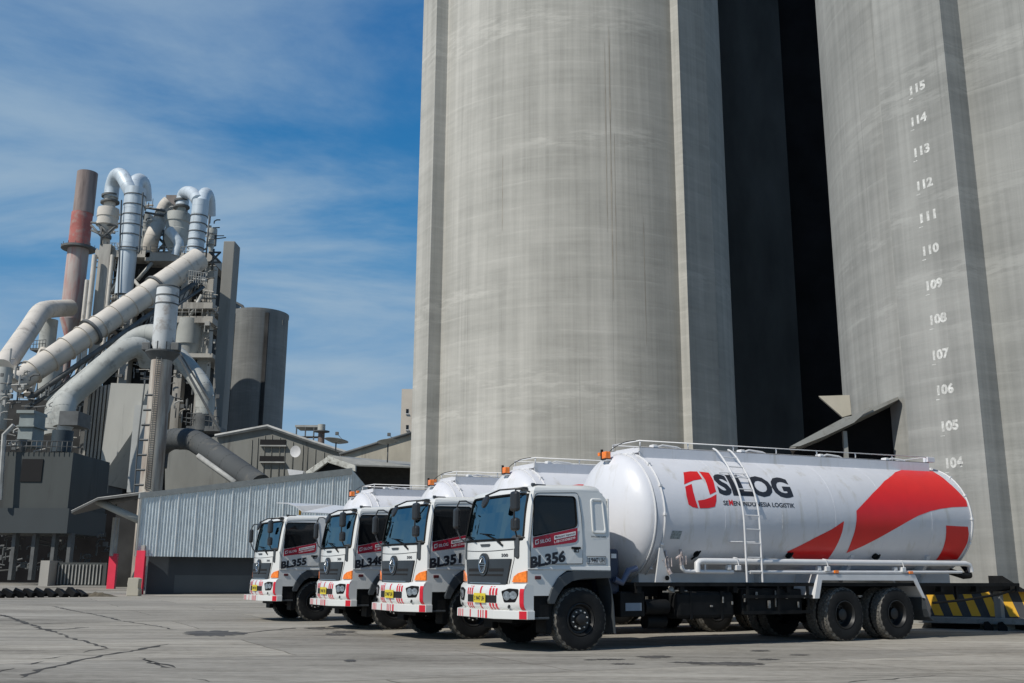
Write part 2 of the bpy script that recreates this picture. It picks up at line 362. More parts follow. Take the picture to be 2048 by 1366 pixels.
def cut_bm(bm, axis, step):
    lo = min(v.co[axis] for v in bm.verts); hi = max(v.co[axis] for v in bm.verts); k = math.ceil(lo/step)
    no = Vector((0, 0, 0)); no[axis] = 1
    while k*step < hi:
        co_ = Vector((0, 0, 0)); co_[axis] = k*step
        bmesh.ops.bisect_plane(bm, geom=bm.verts[:]+bm.edges[:]+bm.faces[:], plane_co=co_, plane_no=no, dist=1e-6); k += 1
def bm_obj(bm, name, mat, parent, fn):
    for v in bm.verts: v.co = fn(v.co)
    me = bpy.data.meshes.new(name); bm.to_mesh(me); bm.free(); me.materials.append(mat)
    o = bpy.data.objects.new(name, me); COL.objects.link(o)
    if parent is not None: o.parent = parent
    return o
def add_bm(dst, src, fn, mi=0):
    "append src bmesh through mapping fn into MB dst"
    m = {}
    for v in src.verts: m[v] = dst.bm.verts.new(fn(v.co))
    for f in src.faces:
        try:
            g = dst.bm.faces.new([m[v] for v in f.verts]); g.material_index = mi
        except ValueError: pass
    src.free()
def poly_bm(pts):
    "flat triangulated polygon"
    bm = bmesh.new(); vs = [bm.verts.new((p[0], p[1], 0)) for p in pts]; f = bm.faces.new(vs)
    bmesh.ops.triangulate(bm, faces=[f]); return bm
def smoothcurve(pts, n=6, closed=True):
    "Catmull-Rom through 2-D or 3-D points"
    out = []; N = len(pts); P = [Vector(p) for p in pts]
    rng = range(N) if closed else range(N-1)
    for i in rng:
        p0 = P[i-1] if (closed or i) else P[i]; p1 = P[i]; p2 = P[(i+1) % N]; p3 = P[(i+2) % N] if (closed or i+2 < N) else p2
        for k in range(n):
            t = k/n; out.append(0.5*((2*p1) + (p2-p0)*t + (2*p0-5*p1+4*p2-p3)*t*t + (3*p1-p0-3*p2+p3)*t**3))
    if not closed: out.append(P[-1])
    return out
# ------------------------------------------------------------------ trucks
TA = R(29.0)                                              # local +X = rearwards, -Y = the side we see
U = Vector((math.cos(TA), math.sin(TA), 0)); V = Vector((-U.y, U.x, 0))
T1 = G(1163, 1302) + V*1.2
HW = 1.22
def lerp_tab(tab, z):
    if z <= tab[0][0]: return tab[0][1]
    for (a, p), (b, q) in zip(tab[:-1], tab[1:]):
        if z <= b: return p+(q-p)*(z-a)/(b-a)
    return tab[-1][1]
def corner_x(z): return lerp_tab([(0.5, -1.10), (1.4, -1.10), (1.85, -1.105), (2.45, -1.02), (2.74, -0.95), (2.9, -0.85)], z)
def FX(y, z, off=0.0):
    b = lerp_tab([(0.9, 0.20), (1.85, 0.185), (2.74, 0.13)], z)
    return corner_x(z) - b*(1-min(1, abs(y)/HW)**2.6) - off
def side_y(z): return HW - max(0, z-1.9)*0.055
def conform(bm, name, mat, parent, off, thick=0.0, step=0.12):
    "flat (y,z) art wrapped on the curved cab front"
    cut_bm(bm, 0, step); cut_bm(bm, 1, 0.15)
    if thick:
        r = bmesh.ops.extrude_face_region(bm, geom=bm.faces[:])
        ev = {v for v in r['geom'] if isinstance(v, bmesh.types.BMVert)}
        for v in bm.verts: v.co.z = 1.0 if v in ev else 0.0
    bmesh.ops.recalc_face_normals(bm, faces=bm.faces)
    return bm_obj(bm, name, mat, parent, lambda c: Vector((FX(c.x, c.y, off) - (thick*(c.z) if thick else 0), c.x, c.y)))
def rrect(x0, z0, x1, z1, r, n=5):
    out = []
    for cx, cz, a in ((x1-r, z1-r, 0), (x0+r, z1-r, 90), (x0+r, z0+r, 180), (x1-r, z0+r, 270)):
        for k in range(n+1):
            t = R(a+90*k/n); out.append((cx+r*math.cos(t), cz+r*math.sin(t)))
    return out
def round_poly(pts, r, n=5):
    out = []; N = len(pts)
    for i in range(N):
        p0, p, p2 = Vector(pts[i-1]), Vector(pts[i]), Vector(pts[(i+1) % N])
        rr = r[i] if isinstance(r, (list, tuple)) else r
        a = (p0-p).normalized()*min(rr, (p0-p).length*0.48); b = (p2-p).normalized()*min(rr, (p2-p).length*0.48)
        for k in range(n+1):
            t = k/n; out.append((p+a)*(1-t)**2 + p*2*t*(1-t) + (p+b)*t*t)
    return out

def make_wheel(parent, x, y, side, front):
    "side = -1: outer face towards -Y"
    s = side; rt = 0.54; w = 0.28
    m = MB()
    o = Vector((0, 0, 0)); ax = Vector((0, s, 0))
    if front:   # rim with raised hub and nuts
        m.lathe([(-0.05, 0.27), (0.10, 0.275), (0.125, 0.285), (0.135, 0.27), (0.10, 0.245), (0.055, 0.23), (0.05, 0.20), (0.085, 0.185), (0.09, 0.10), (0.16, 0.095), (0.175, 0.07), (0.175, 0)], o, ax, 40)
    else:       # deep dished rim
        m.lathe([(0.0, 0.27), (0.12, 0.275), (0.135, 0.285), (0.14, 0.27), (0.11, 0.25), (-0.02, 0.235), (-0.06, 0.20), (-0.07, 0.13), (-0.03, 0.12), (0.06, 0.115), (0.075, 0.08), (0.075, 0)], o, ax, 40)
    m.mi = 1
    n = 10; rn, u0 = (0.152, 0.085) if front else (0.165, -0.066)
    for k in range(n):
        a = 2*PI*(k+0.4)/n; p = Vector((rn*math.cos(a), s*u0, rn*math.sin(a)))
        m.cyl(p, p+Vector((0, s*0.035, 0)), 0.017, 0.013, n=6)
    wh = m.build('wheel', [M_RIM, M_NUT if front else M_RIM], parent); wh.location = (x, y, rt-0.012)
    t = MB()
    N = 96
    def nf(j, k):
        if j in (5, 12): return 1.0 - (0.030 if k % 4 < 2 else 0)
        if j in (6, 11): return 1.0 - (0.020 if (k+1) % 4 < 2 else 0)
        if j in (8, 9): return 1.0
        return 1.0
    pr = [(-0.10, 0.275), (-0.135, 0.30), (-0.147, 0.36), (-0.148, 0.42), (-0.143, 0.475), (-0.132, 0.515), (-0.105, 0.533), (-0.05, 0.5385), (-0.012, 0.54), (0.012, 0.54), (0.05, 0.5385), (0.105, 0.533), (0.132, 0.515), (0.143, 0.475), (0.148, 0.42), (0.147, 0.36), (0.135, 0.30), (0.10, 0.275)]
    t.lathe(pr, o, ax, N, noise_fn=nf)
    for f in t.bm.faces:
        c = f.calc_center_median(); rr = math.hypot(c.x, c.z)
        if rr > 0.505: f.material_index = 1; f.smooth = False
    # circumferential and cross grooves as raised blocks
    t.mi = 1
    for row in range(4):
        for k in range(44):
            a = 2*PI*(k+0.5*(row % 2))/44; yy = -0.085+row*0.057; c = Vector((math.cos(a), 0, math.sin(a))); tg = Vector((-math.sin(a), 0, math.cos(a)))
            q = [c*0.546 + tg*sx*0.026 + Vector((0, yy+sy*0.020, 0)) for sx, sy in ((-1, -1), (1, -1), (1, 1), (-1, 1))]
            t.prism(q, -c*0.012)
    ty = t.build('tyre', [M_RUBBER, M_TREAD], wh)
    return wh

def zc(x): return 2.42 + 0.021*(x-1.8)
TR_ = 1.25
def on_tank(x, z, off=0.004):
    r = TR_+off; dz = max(-r*0.999, min(r*0.999, z-zc(x)))
    return Vector((x, -math.sqrt(r*r-dz*dz), z))
_Mi = (Matrix.Translation(T1) @ Matrix.Rotation(TA, 4, 'Z')).inverted()
def tank_px(px, py):
    "photo pixel -> (x, z) on the near tank's shell"
    o = _Mi @ CAM; d = (_Mi.to_3x3() @ ray(px, py)); k = 0.016
    # distance from tilted axis, solved numerically along the ray
    t = 10.0
    def f(t):
        p = o+d*t; return math.hypot(p.y, p.z-zc(p.x))-TR_
    best = None; t = 12.0; prev = f(t)
    while t < 34:
        t += 0.02; c = f(t)
        if prev > 0 >= c: best = t-0.01; break
        prev = c
    if best is None:                                          # grazes past: nearest approach
        best = min((abs(f(12+i*0.05)), 12+i*0.05) for i in range(440))[1]
    p = o+d*best; return (p.x, p.z)

def tank_art(bm, name, mat, parent, off):
    cut_bm(bm, 1, 0.05); cut_bm(bm, 0, 0.5)
    return bm_obj(bm, name, mat, parent, lambda c: on_tank(c.x, c.y, off))

def door_text(bm, w, x0, z0, h, W_, slope, name, mat, parent, off, side=-1):
    "letters on the flat door side: x0,z0 lower left, W_ wide, h high, rising by slope"
    return bm_obj(bm, name, mat, parent, lambda c: Vector((x0+c.x*W_/w, side*(side_y(1.7)+off), z0+c.y*h+slope*c.x*W_/w)))

def make_truck():
    root = empty('tank_truck', (0, 0, 0))
    # ---- cab shell
    m = MB()
    win = round_poly([(-0.955, 2.655), (-0.10, 2.67), (-0.075, 2.135), (-1.0, 1.945)], [0.10, 0.07, 0.09, 0.03])
    def ring_side(outer_fn, s, off, z_in=None):
        A = []; B = []
        for p in win:
            A.append(m.bm.verts.new((p[0], s*(side_y(p[1])+off), p[1])))
        for p in win:
            q = outer_fn(p); B.append(m.bm.verts.new((q[0], s*(side_y(q[1])+off), q[1])))
        n = len(A)
        for i in range(n): m.bm.faces.new((A[i], A[(i+1) % n], B[(i+1) % n], B[i]))
        return A, B
    cab_out = [(-1.10, 1.37), (-1.105, 1.85), (-1.02, 2.45), (-0.95, 2.74), (-0.5, 2.775), (0.0, 2.80), (0.42, 2.80), (0.57, 2.66), (0.62, 2.35), (0.62, 1.37)]
    def ray_out(poly):
        c = Vector((-0.52, 2.33))
        def fn(p):
            d = (Vector((p[0], p[1]))-c).normalized(); best = None
            for i in range(len(poly)):
                a, b = Vector(poly[i]), Vector(poly[(i+1) % len(poly)]); e = b-a; dn = d.x*e.y-d.y*e.x
                if abs(dn) < 1e-9: continue
                t = ((a.x-c.x)*e.y-(a.y-c.y)*e.x)/dn; u = ((a.x-c.x)*d.y-(a.y-c.y)*d.x)/dn
                if t > 0 and -1e-6 <= u <= 1+1e-6 and (best is None or t < best): best = t
            return c+d*best
        return fn
    def densify(poly, step=0.06):
        out = []
        for i in range(len(poly)):
            a, b = Vector(poly[i]), Vector(poly[(i+1) % len(poly)]); k = max(1, int((b-a).length/step))
            for j in range(k): out.append(a+(b-a)*j/k)
        return out
    def panel_with_hole(poly, s, off, thick=0.0):
        "outer polygon (dense) with the window cut out, by bridging around"
        outer = densify(poly); c = Vector((-0.52, 2.33))
        ang = lambda p: math.atan2(p[1]-c.y, p[0]-c.x)
        bm2 = bmesh.new()
        ov = [bm2.verts.new((p[0], p[1], 0)) for p in outer]; iv = [bm2.verts.new((p[0], p[1], 0)) for p in win]
        es = [bm2.edges.new((L[i], L[(i+1) % len(L)])) for L in (ov, iv) for i in range(len(L))]
        bmesh.ops.triangle_fill(bm2, edges=es, use_beauty=True)
        inside = []
        for f in bm2.faces:
            q = f.calc_center_median()
            # drop faces inside the window
            cnt = False; n = len(win); j = n-1
            for i in range(n):
                if ((win[i][1] > q.y) != (win[j][1] > q.y)) and (q.x < (win[j][0]-win[i][0])*(q.y-win[i][1])/(win[j][1]-win[i][1])+win[i][0]): cnt = not cnt
                j = i
            if cnt: inside.append(f)
        bmesh.ops.delete(bm2, geom=inside, context='FACES_ONLY')
        if thick:
            r = bmesh.ops.extrude_face_region(bm2, geom=bm2.faces[:]); ev = {v for v in r['geom'] if isinstance(v, bmesh.types.BMVert)}
            for v in bm2.verts: v.co.z = thick if v in ev else 0
        return bm2, (lambda co_: Vector((co_.x, s*(side_y(co_.y)+off+co_.z), co_.y)))
    for s in (-1, 1):
        bm2, fn = panel_with_hole(cab_out, s, 0.0); add_bm(m, bm2, fn)
    # front below the windscreen, pillars, rear wall, roof
    ys = [HW*math.sin(PI/2*k/12) for k in range(-12, 13)]
    def frontgrid(y_list, zs, off=0.0):
        vs = [[m.bm.verts.new((FX(y, z, off), (y/HW)*side_y(z), z)) for y in y_list] for z in zs]
        for a, b in zip(vs[:-1], vs[1:]):
            for k in range(len(y_list)-1):
                f = m.bm.faces.new((a[k], a[k+1], b[k+1], b[k])); f.smooth = True
    frontgrid(ys, [0.94, 1.1, 1.25, 1.4, 1.6, 1.75, 1.88])
    for s in (-1, 1): frontgrid([s*1.12, s*1.16, s*1.19, s*HW], [1.88, 2.1, 2.3, 2.5, 2.70])
    frontgrid(ys, [2.70, 2.74])
    # roof rings
    rings = []
    for z, ins in ((2.74, 0.0), (2.79, 0.02), (2.83, 0.06), (2.855, 0.13), (2.87, 0.26)):
        r = []
        for y in ys: r.append(Vector((FX(y, 2.74)+ins*1.3+ (0.16*ins), y/HW*(side_y(2.74)-ins), z)))
        for x, y in ((-0.5, 1), (0.0, 1), (0.40, 1), (0.50, 0.93), (0.52, 0.6), (0.52, -0.6), (0.50, -0.93), (0.40, -1), (0.0, -1), (-0.5, -1)):
            r.append(Vector((x-(ins*0.8 if x > 0.3 else 0), y*(side_y(2.74)-ins), z)))
        for p in r: p.z += 0.045*(p.x+1.0)/1.5
        rings.append(r)
    m.loft(rings, smooth=True)
    m.box((0.60, -HW+0.02, 1.37), (0.625, HW-0.02, 2.66)); m.box((0.44, -1.1, 2.60), (0.585, 1.1, 2.78), bev=0.05)
    # lower front corners round the step well, sill ledge
    low = [(-1.10, 0.94), (-0.68, 0.94), (-0.60, 1.10), (-0.47, 1.27), (-0.30, 1.375), (-1.10, 1.375)]
    for s in (-1, 1):
        m.prism([(x, s*HW, z) for x, z in low], (0, -s*0.10, 0))
        m.prism([(-1.10, s*(HW+0.018), 1.385), (0.62, s*(HW+0.018), 1.375), (0.62, s*(HW+0.012), 1.45), (-0.45, s*(HW+0.006), 1.44), (-1.10, s*(HW+0.018), 1.40)], (0, -s*0.06, 0), bev=0.006)
    # rear quarter moulded recess
    body = m.build('cab_body', M_WHITE, root)
    for s in (-1, 1):
        q = MB()
        a = round_poly([(0.22, 2.66), (0.50, 2.66), (0.555, 2.02), (0.24, 2.02)], 0.07); b = round_poly([(0.26, 2.62), (0.48, 2.62), (0.525, 2.06), (0.27, 2.06)], 0.05)
        q.loft([[(p[0], s*(side_y(p[1])+0.002), p[1]) for p in a], [(p[0]*1.0, s*(side_y(p[1])+0.020), p[1]) for p in round_poly([(0.235, 2.645), (0.49, 2.645), (0.54, 2.035), (0.25, 2.035)], 0.065)],
                [(p[0], s*(side_y(p[1])+0.020), p[1]) for p in b], [(p[0], s*(side_y(p[1])+0.004), p[1]) for p in round_poly([(0.275, 2.60), (0.465, 2.60), (0.51, 2.08), (0.285, 2.08)], 0.04)]], smooth=True)
        q.build('quarter_panel', M_WHITE, body)
    # ---- doors, windows
    dpoly = round_poly([(-1.045, 1.47), (-1.055, 1.86), (-0.94, 2.70), (-0.04, 2.745), (0.02, 2.3), (0.02, 1.49)], [0.02, 0.05, 0.09, 0.07, 0.1, 0.02])
    for s in (-1, 1):
        m = MB(); bm2, fn = panel_with_hole([tuple(p) for p in dpoly], s, 0.003, 0.010); add_bm(m, bm2, fn)
        door = m.build('door', M_WHITE, root)
        g = MB(); P = [(p[0], s*(side_y(p[1])+0.0125), p[1]) for p in dpoly]; g.tube(P, 0.0055, 4, closed=True); g.build('door_seam', M_BLACK, door)
        g = MB(); P = [(p[0], s*(side_y(p[1])+0.012), p[1]) for p in win]; g.tube(P, 0.012, 5, closed=True); g.build('window_seal', M_BLACK, door)
        g = MB(); g.prism([(p[0], s*(side_y(p[1])-0.004), p[1]) for p in win], (0, -s*0.006, 0)); g.build('side_window', M_GLASS, door)
        g = MB(); g.box((-0.22, s*(HW+0.012), 1.745), (-0.03, s*(HW+0.045), 1.78), bev=0.008); g.mi = 1; g.box((-0.16, s*(HW+0.010), 1.685), (-0.06, s*(HW+0.022), 1.745), bev=0.01)
        g.mi = 2; g.cyl((-0.10, s*(HW+0.02), 1.715), (-0.10, s*(HW+0.030), 1.715), 0.017, n=12); g.build('door_handle', [M_BLACK, M_PLAST, M_NUT], door)
        # crimson sticker under the window
        g = MB(); yb = s*(HW+0.0145)
        g.prism([(-1.0, yb, 1.745), (-1.0, yb, 1.925), (-0.085, yb, 2.115), (-0.085, yb, 1.90), (-0.13, yb, 1.862)], (0, s*0.002, 0)); st = g.build('door_banner', M_BANNER, door)
        g = MB(); yb = s*(HW+0.018); g.prism([(-0.575, yb, 1.895), (-0.575, yb, 1.965), (-0.125, yb, 2.055), (-0.125, yb, 1.985)], (0, s*0.001, 0)); g.build('white_label', M_WINK, st)
        if s == -1:
            bm, w = text_bm('SILOG', 0.02); door_text(bm, w, -0.865, 1.825, 0.062, 0.22, 0.19, 'banner_lettering', M_WINK, st, 0.0195)
            bm, w = text_bm('Melayani Sepenuh', 0.01); door_text(bm, w, -0.555, 1.912, 0.048, 0.41, 0.195, 'banner_lettering', M_INK, st, 0.0225)
            bm, w = text_bm('L.081333388399', 0.015); door_text(bm, w, -0.575, 1.835, 0.042, 0.44, 0.195, 'banner_lettering', M_WINK, st, 0.0195)
            g = MB(); yb = -(HW+0.0195)
            for a, b in (((-0.965, 1.80), (-0.89, 1.82)), ((-0.965, 1.865), (-0.89, 1.885))): g.prism([(a[0], yb, a[1]), (b[0], yb, b[1]), (b[0], yb, b[1]+0.016), (a[0], yb, a[1]+0.016)], (0, -0.001, 0))
            for x in (-0.965, -0.906): g.prism([(x, yb, 1.816), (x+0.016, yb, 1.82), (x+0.016, yb, 1.866), (x, yb, 1.864)], (0, -0.001, 0))
            g.build('banner_emblem', M_WINK, st)
            bm, w = text_bm('S 9447 UH', 0.02); door_text(bm, w, 0.155, 1.512, 0.085, 0.34, 0.0, 'plate_lettering', M_INK, body, 0.006)
            g = MB(); P = [(0.125, -(HW+0.006), 1.49), (0.525, -(HW+0.006), 1.49), (0.525, -(HW+0.006), 1.62), (0.125, -(HW+0.006), 1.62)]; g.tube(P, 0.005, 4, closed=True); g.build('plate_frame', M_INK, body)
            bm, w = text_bm('RACUN CAIR', 0.015); door_text(bm, w, 0.22, 1.955, 0.03, 0.32, 0.0, 'small_lettering', M_PLAST, body, 0.004)
    g = MB(); g.box((-0.96, -HW-0.02, 1.215), (-0.84, -HW+0.01, 1.275), bev=0.012); g.build('side_marker', pm('smoked_marker', (0.08, 0.012, 0.015), 0.3), root)
    # ---- windscreen with black border
    wp = round_poly([(-1.12, 1.90), (1.12, 1.90), (1.09, 2.70), (-1.09, 2.70)], [0.05, 0.05, 0.10, 0.10])
    conform(poly_bm(wp), 'windscreen', M_SCREEN, root, -0.012, step=0.15)
    g = MB(); P = [(FX(p[0]*1.0, p[1], 0.004), p[0]*side_y(p[1])/HW, p[1]) for p in densify([tuple(q) for q in wp], 0.15)]
    g.tube(P, 0.022, 5, closed=True); g.build('windscreen_frame', M_BLACK, root)
    g = MB()
    for (a, b) in (((-0.55, 1.875), (0.12, 2.02)), ((0.35, 1.875), (0.95, 1.99))):
        g.tube([(FX(a[0], a[1], 0.03), a[0], a[1]), (FX((a[0]+b[0])/2, (a[1]+b[1])/2, 0.035), (a[0]+b[0])/2, (a[1]+b[1])/2), (FX(b[0], b[1], 0.015), b[0], b[1])], 0.011, 5)
        g.tube([(FX(b[0]-0.3, b[1]-0.02, 0.02), b[0]-0.33, b[1]-0.02), (FX(b[0], b[1], 0.02), b[0], b[1]+0.0), (FX(b[0]+0.2, b[1], 0.02), b[0]+0.15, b[1]+0.01)], 0.009, 4)
    g.tube([(FX(-0.42, 1.9, 0.03), -0.42, 1.90), (FX(-0.62, 1.8, 0.02), -0.62, 1.80)], 0.018, 5)
    g.build('wiper', M_BLACK, root)
    # interior
    g = MB(); g.box((-1.2, -1.05, 1.55), (-0.72, 1.05, 1.98), bev=0.05); g.box((-1.0, -1.12, 1.30), (0.55, 1.12, 1.36)); g.mi = 1
    for y in (-0.62, 0.62): g.box((-0.25, y-0.26, 1.36), (0.1, y+0.26, 2.25), bev=0.07); g.box((-0.15, y-0.14, 2.25), (0.0, y+0.14, 2.5), bev=0.05)
    g.mi = 2; g.box((0.48, -1.15, 1.36), (0.52, 1.15, 2.62))
    g.mi = 0; g.lathe([(-0.012, 0.20), (0, 0.212), (0.012, 0.20), (0, 0.188), (-0.012, 0.20)], (-0.66, 0.55, 1.98), (-0.8, 0, 0.6), 24)
    g.build('cab_interior', [M_PLAST, M_SEAT, M_CURT], root)
    g = MB()
    g.box((-1.0, -0.35, 2.715), (-0.9, -0.05, 2.76)) ; g.build('sun_visor_strip', M_BLACK, root)
    # ---- nose
    gp = round_poly([(-0.87, 1.565), (-0.75, 1.12), (0.75, 1.12), (0.87, 1.565)], 0.03)
    gr = conform(poly_bm(gp), 'grille', M_GRILLE, root, 0.0, thick=0.03)
    for (y0, y1, z0, z1) in ((-0.68, -0.20, 1.345, 1.40), (0.20, 0.68, 1.345, 1.40), (-0.66, 0.66, 1.265, 1.30), (-0.60, 0.60, 1.135, 1.15)):
        conform(poly_bm([(y0, z0), (y1, z0), (y1, z1), (y0, z1)]), 'grille_slot', M_DARK if z0 > 1.2 else M_CHROME, gr, 0.033)
    hump = [(0.185*math.cos(t), 1.47+0.20*math.sin(t)) for t in [2*PI*k/28 for k in range(28)]]
    conform(poly_bm(hump), 'emblem_backing', M_GRILLE, gr, 0.0, thick=0.05)
    g = MB()
    def ee(a, rx=0.125, rz=0.145, zc_=1.47): y, z = rx*math.cos(a), zc_+rz*math.sin(a); return (FX(y, z, 0.066), y, z)
    g.tube([ee(2*PI*k/32) for k in range(32)], 0.010, 6, closed=True)
    for z, w_ in ((1.49, 0.115), (1.45, 0.115)): g.tube([(FX(y, z, 0.066), y, z) for y in (-w_, -w_/2, 0, w_/2, w_)], 0.006, 5)
    g.tube([(FX(0, z, 0.066), y, z) for y, z in ((-0.10, 1.50), (-0.05, 1.56), (0, 1.60), (0.05, 1.56), (0.10, 1.50))], 0.006, 5)
    g.tube([(FX(0, z, 0.066), y, z) for y, z in ((-0.10, 1.44), (-0.055, 1.39), (0, 1.345), (0.055, 1.39), (0.10, 1.44))], 0.006, 5)
    g.build('emblem', M_CHROME, gr)
    conform(poly_bm(round_poly([(-0.16, 1.79), (0.16, 1.79), (0.20, 1.835), (-0.20, 1.835)], 0.015)), 'hood_handle', M_PLAST, root, 0.012)
    g = MB(); P = [(FX(y, 0, 0.002) if False else FX(y, 1.735-0.03*(1-(y/1.0)**2)+0.0, 0.003), y, 1.735-0.03*(1-(y/1.0)**2)) for y in [k*0.1-0.9 for k in range(19)]]
    g.tube(P, 0.006, 4)
    for s in (-1, 1): g.tube([(FX(s*y, z, 0.003), s*y, z) for y, z in ((0.92, 1.74), (0.92, 1.55), (0.87, 1.40), (0.80, 1.14))], 0.006, 4)
    g.build('hood_seam', M_PLAST, root)
    bm, w = text_bm('500', 0.02)
    for v in bm.verts: v.co = Vector((-0.575-v.co.x*0.19/w, 1.60+v.co.y*0.055, 0))
    # letters run left to right as seen from the front (towards -y)
    conform(bm, 'nose_number', M_INK, root, 0.008, step=0.06)
    for s in (-1, 1):
        ip = [(s*0.90, 1.165), (s*0.94, 1.26), (s*1.04, 1.32), (s*1.219, 1.36), (s*1.219, 1.165)]
        ic = conform(poly_bm(ip), 'indicator_lamp', M_AMBER, root, -0.004, thick=0.03)
    # ---- bumper
    m = MB(); rings = []
    for z, o in ((0.69, 0.0), (0.74, 0.045), (0.80, 0.06), (1.0, 0.06), (1.06, 0.045), (1.115, 0.0)):
        dz = 0.0
        r = [Vector((FX(y, max(z, 0.9), o+0.02), y*(1+0.006), z + (0.03*abs(y/HW)**2 if z > 1.0 else 0))) for y in ys] + [Vector((-0.98, HW, z)), Vector((-0.98, -HW, z))]
        rings.append(r)
    m.loft(rings, smooth=False); bump = m.build('bumper', M_WHITE, root, smooth_angle=50)
    dark = round_poly([(-0.56, 0.805), (0.56, 0.805), (0.56, 0.935), (-0.56, 0.935)], 0.02)
    conform(poly_bm(dark), 'bumper_opening', M_DARK, bump, 0.083)  # flat patch on the bumper; the recess's shade is only its colour
    conform(poly_bm([(-0.62, 1.10), (0.62, 1.10), (0.80, 1.145), (-0.80, 1.145)]), 'bumper_gap', M_DARK, bump, 0.012, thick=0.01)
    for y in (-0.55, -0.45, -0.35, 0.0, 0.35, 0.45, 0.55):
        for z0, z1 in ((0.94, 1.09), (0.70, 0.80)):
            if y == 0.0 and z0 > 0.9: pass
            oz = (lambda z: 0.055 if 0.74 < z < 1.03 else 0.03)
            bm = poly_bm([(y-0.029, z0), (y+0.029, z0), (y+0.029, z1), (y-0.029, z1)]); cut_bm(bm, 1, 0.03)
            def prof(z): return 0.02+lerp_tab([(0.69, 0.0), (0.74, 0.045), (0.80, 0.06), (1.0, 0.06), (1.06, 0.045), (1.115, 0.0)], z)+0.004
            bm_obj(bm, 'bumper_stripe', M_STRIPE, bump, lambda c: Vector((FX(c.x, max(c.y, 0.9), prof(c.y)), c.x, c.y)))
    bm = poly_bm([(-1.222, 0.70), (-1.135, 0.70), (-1.135, 1.10), (-1.222, 1.10)]); cut_bm(bm, 1, 0.03); cut_bm(bm, 0, 0.03)
    bm_obj(bm, 'bumper_stripe', M_STRIPE, bump, lambda c: Vector((FX(c.x, max(c.y, 0.9), prof(c.y)+0.003), c.x*1.006, c.y)))
    pl = conform(poly_bm([(-0.225, 0.80), (0.225, 0.80), (0.225, 0.965), (-0.225, 0.965)]), 'number_plate', M_YEL, bump, 0.10, thick=0.008)
    bm, w = text_bm('S 9447 UH', 0.015)
    for v in bm.verts: v.co = Vector((0.19-v.co.x*0.38/w, 0.835+v.co.y*0.085, 0))
    conform(bm, 'plate_lettering', M_INK, pl, 0.112, step=0.1)
    for s in (-1, 1):
        hp = round_poly([(s*0.70, 1.01), (s*0.90, 1.06), (s*1.11, 1.05), (s*1.12, 0.96), (s*1.05, 0.83), (s*0.78, 0.82)], 0.03)
        fr = conform(poly_bm(hp), 'headlight', M_BLACK, bump, 0.072, thick=0.014)
        for (y, z, r) in ((0.86, 0.935, 0.078), (1.01, 0.945, 0.070)):
            pp = [(s*(y+r*1.15*math.cos(2*PI*k/16)), z+r*math.sin(2*PI*k/16)) for k in range(16)]
            conform(poly_bm(pp), 'headlight_reflector', M_LAMP, fr, 0.09, thick=0.008)
        g = MB(); p = Vector((FX(0.88, 0.9, 0.06), s*0.88, 0.755)); g.cyl(p+Vector((0.05, 0, 0)), p+Vector((-0.012, s*0.01, 0)), 0.042, n=20); g.mi = 1; g.cyl(p+Vector((-0.012, s*0.01, 0)), p+Vector((-0.016, s*0.01, 0)), 0.032, n=20)
        g.build('fog_lamp', [M_LAMP, M_GLASS], bump)
    # slab in front, with stripes
    m = MB(); pl_ = [(-1.49, -0.72), (-1.49, 0.72), (-1.13, 1.26), (-0.98, 1.26), (-0.98, -1.26), (-1.13, -1.26)]
    m.prism([(x, y, 0.545) for x, y in pl_], (0, 0, 0.145), bev=0.008); slab = m.build('bumper_slab', M_WHITE, root)
    g = MB()
    for y, w_ in ((0.66, 0.035), (0.58, 0.03), (0.50, 0.03), (0.20, 0.04), (-0.12, 0.035), (-0.21, 0.035), (-0.30, 0.035), (-0.40, 0.075)):
        g.prism([(-1.4935, y, 0.552), (-1.4935, y-w_, 0.552), (-1.4935, y-w_, 0.683), (-1.4935, y, 0.683)], (0.002, 0, 0)); g.build('slab_stripe', M_STRIPE, slab); g = MB()
    a, b = Vector((-1.2167, -1.13, 0.552)), Vector((-1.1367, -1.25, 0.552)); nn = Vector((-(b-a).y, (b-a).x, 0)).normalized(); nn = -nn if nn.x > 0 else nn
    g.prism([a+nn*0.0035, b+nn*0.0035, b+nn*0.0035+Vector((0, 0, 0.131)), a+nn*0.0035+Vector((0, 0, 0.131))], -nn*0.002)
    g.build('slab_stripe', M_STRIPE, slab)
    # ---- steps, arches, flaps
    for s in (-1, 1):
        g = MB(); g.box((-1.13, s*1.19, 0.60), (-0.66, s*0.9, 0.94)); g.box((-0.70, s*1.17, 0.30), (-0.58, s*0.80, 0.85), bev=0.02); g.mi = 1
        g.box((-1.10, s*1.215, 0.545), (-0.66, s*1.02, 0.585), bev=0.008); g.build('cab_step', [M_BLACK, M_PLAST], root)
        g = MB()
        A = [(-0.70, 0.86), (-0.635, 1.05), (-0.50, 1.24), (-0.32, 1.345), (-0.05, 1.368), (0.62, 1.368)]; B = [(0.62, 1.24), (0.02, 1.235), (-0.22, 1.20), (-0.40, 1.10), (-0.52, 0.95), (-0.575, 0.80), (-0.68, 0.80)]
        g.prism([(x, s*1.255, z) for x, z in A+B], (0, -s*0.11, 0), bev=0.012)
        A2 = [(-0.64, 0.80), (-0.58, 1.0), (-0.45, 1.18), (-0.25, 1.28), (0.62, 1.30), (0.62, 1.24), (-0.22, 1.20), (-0.40, 1.10), (-0.52, 0.95), (-0.575, 0.80)]
        g.prism([(x, s*1.14, z) for x, z in A2], (0, -s*0.62, 0)); g.build('wheel_arch', M_PLAST, root)
        g = MB(); P = [(0.58, 1.26), (0.63, 1.1), (0.68, 0.8), (0.70, 0.5), (0.72, 0.28)]
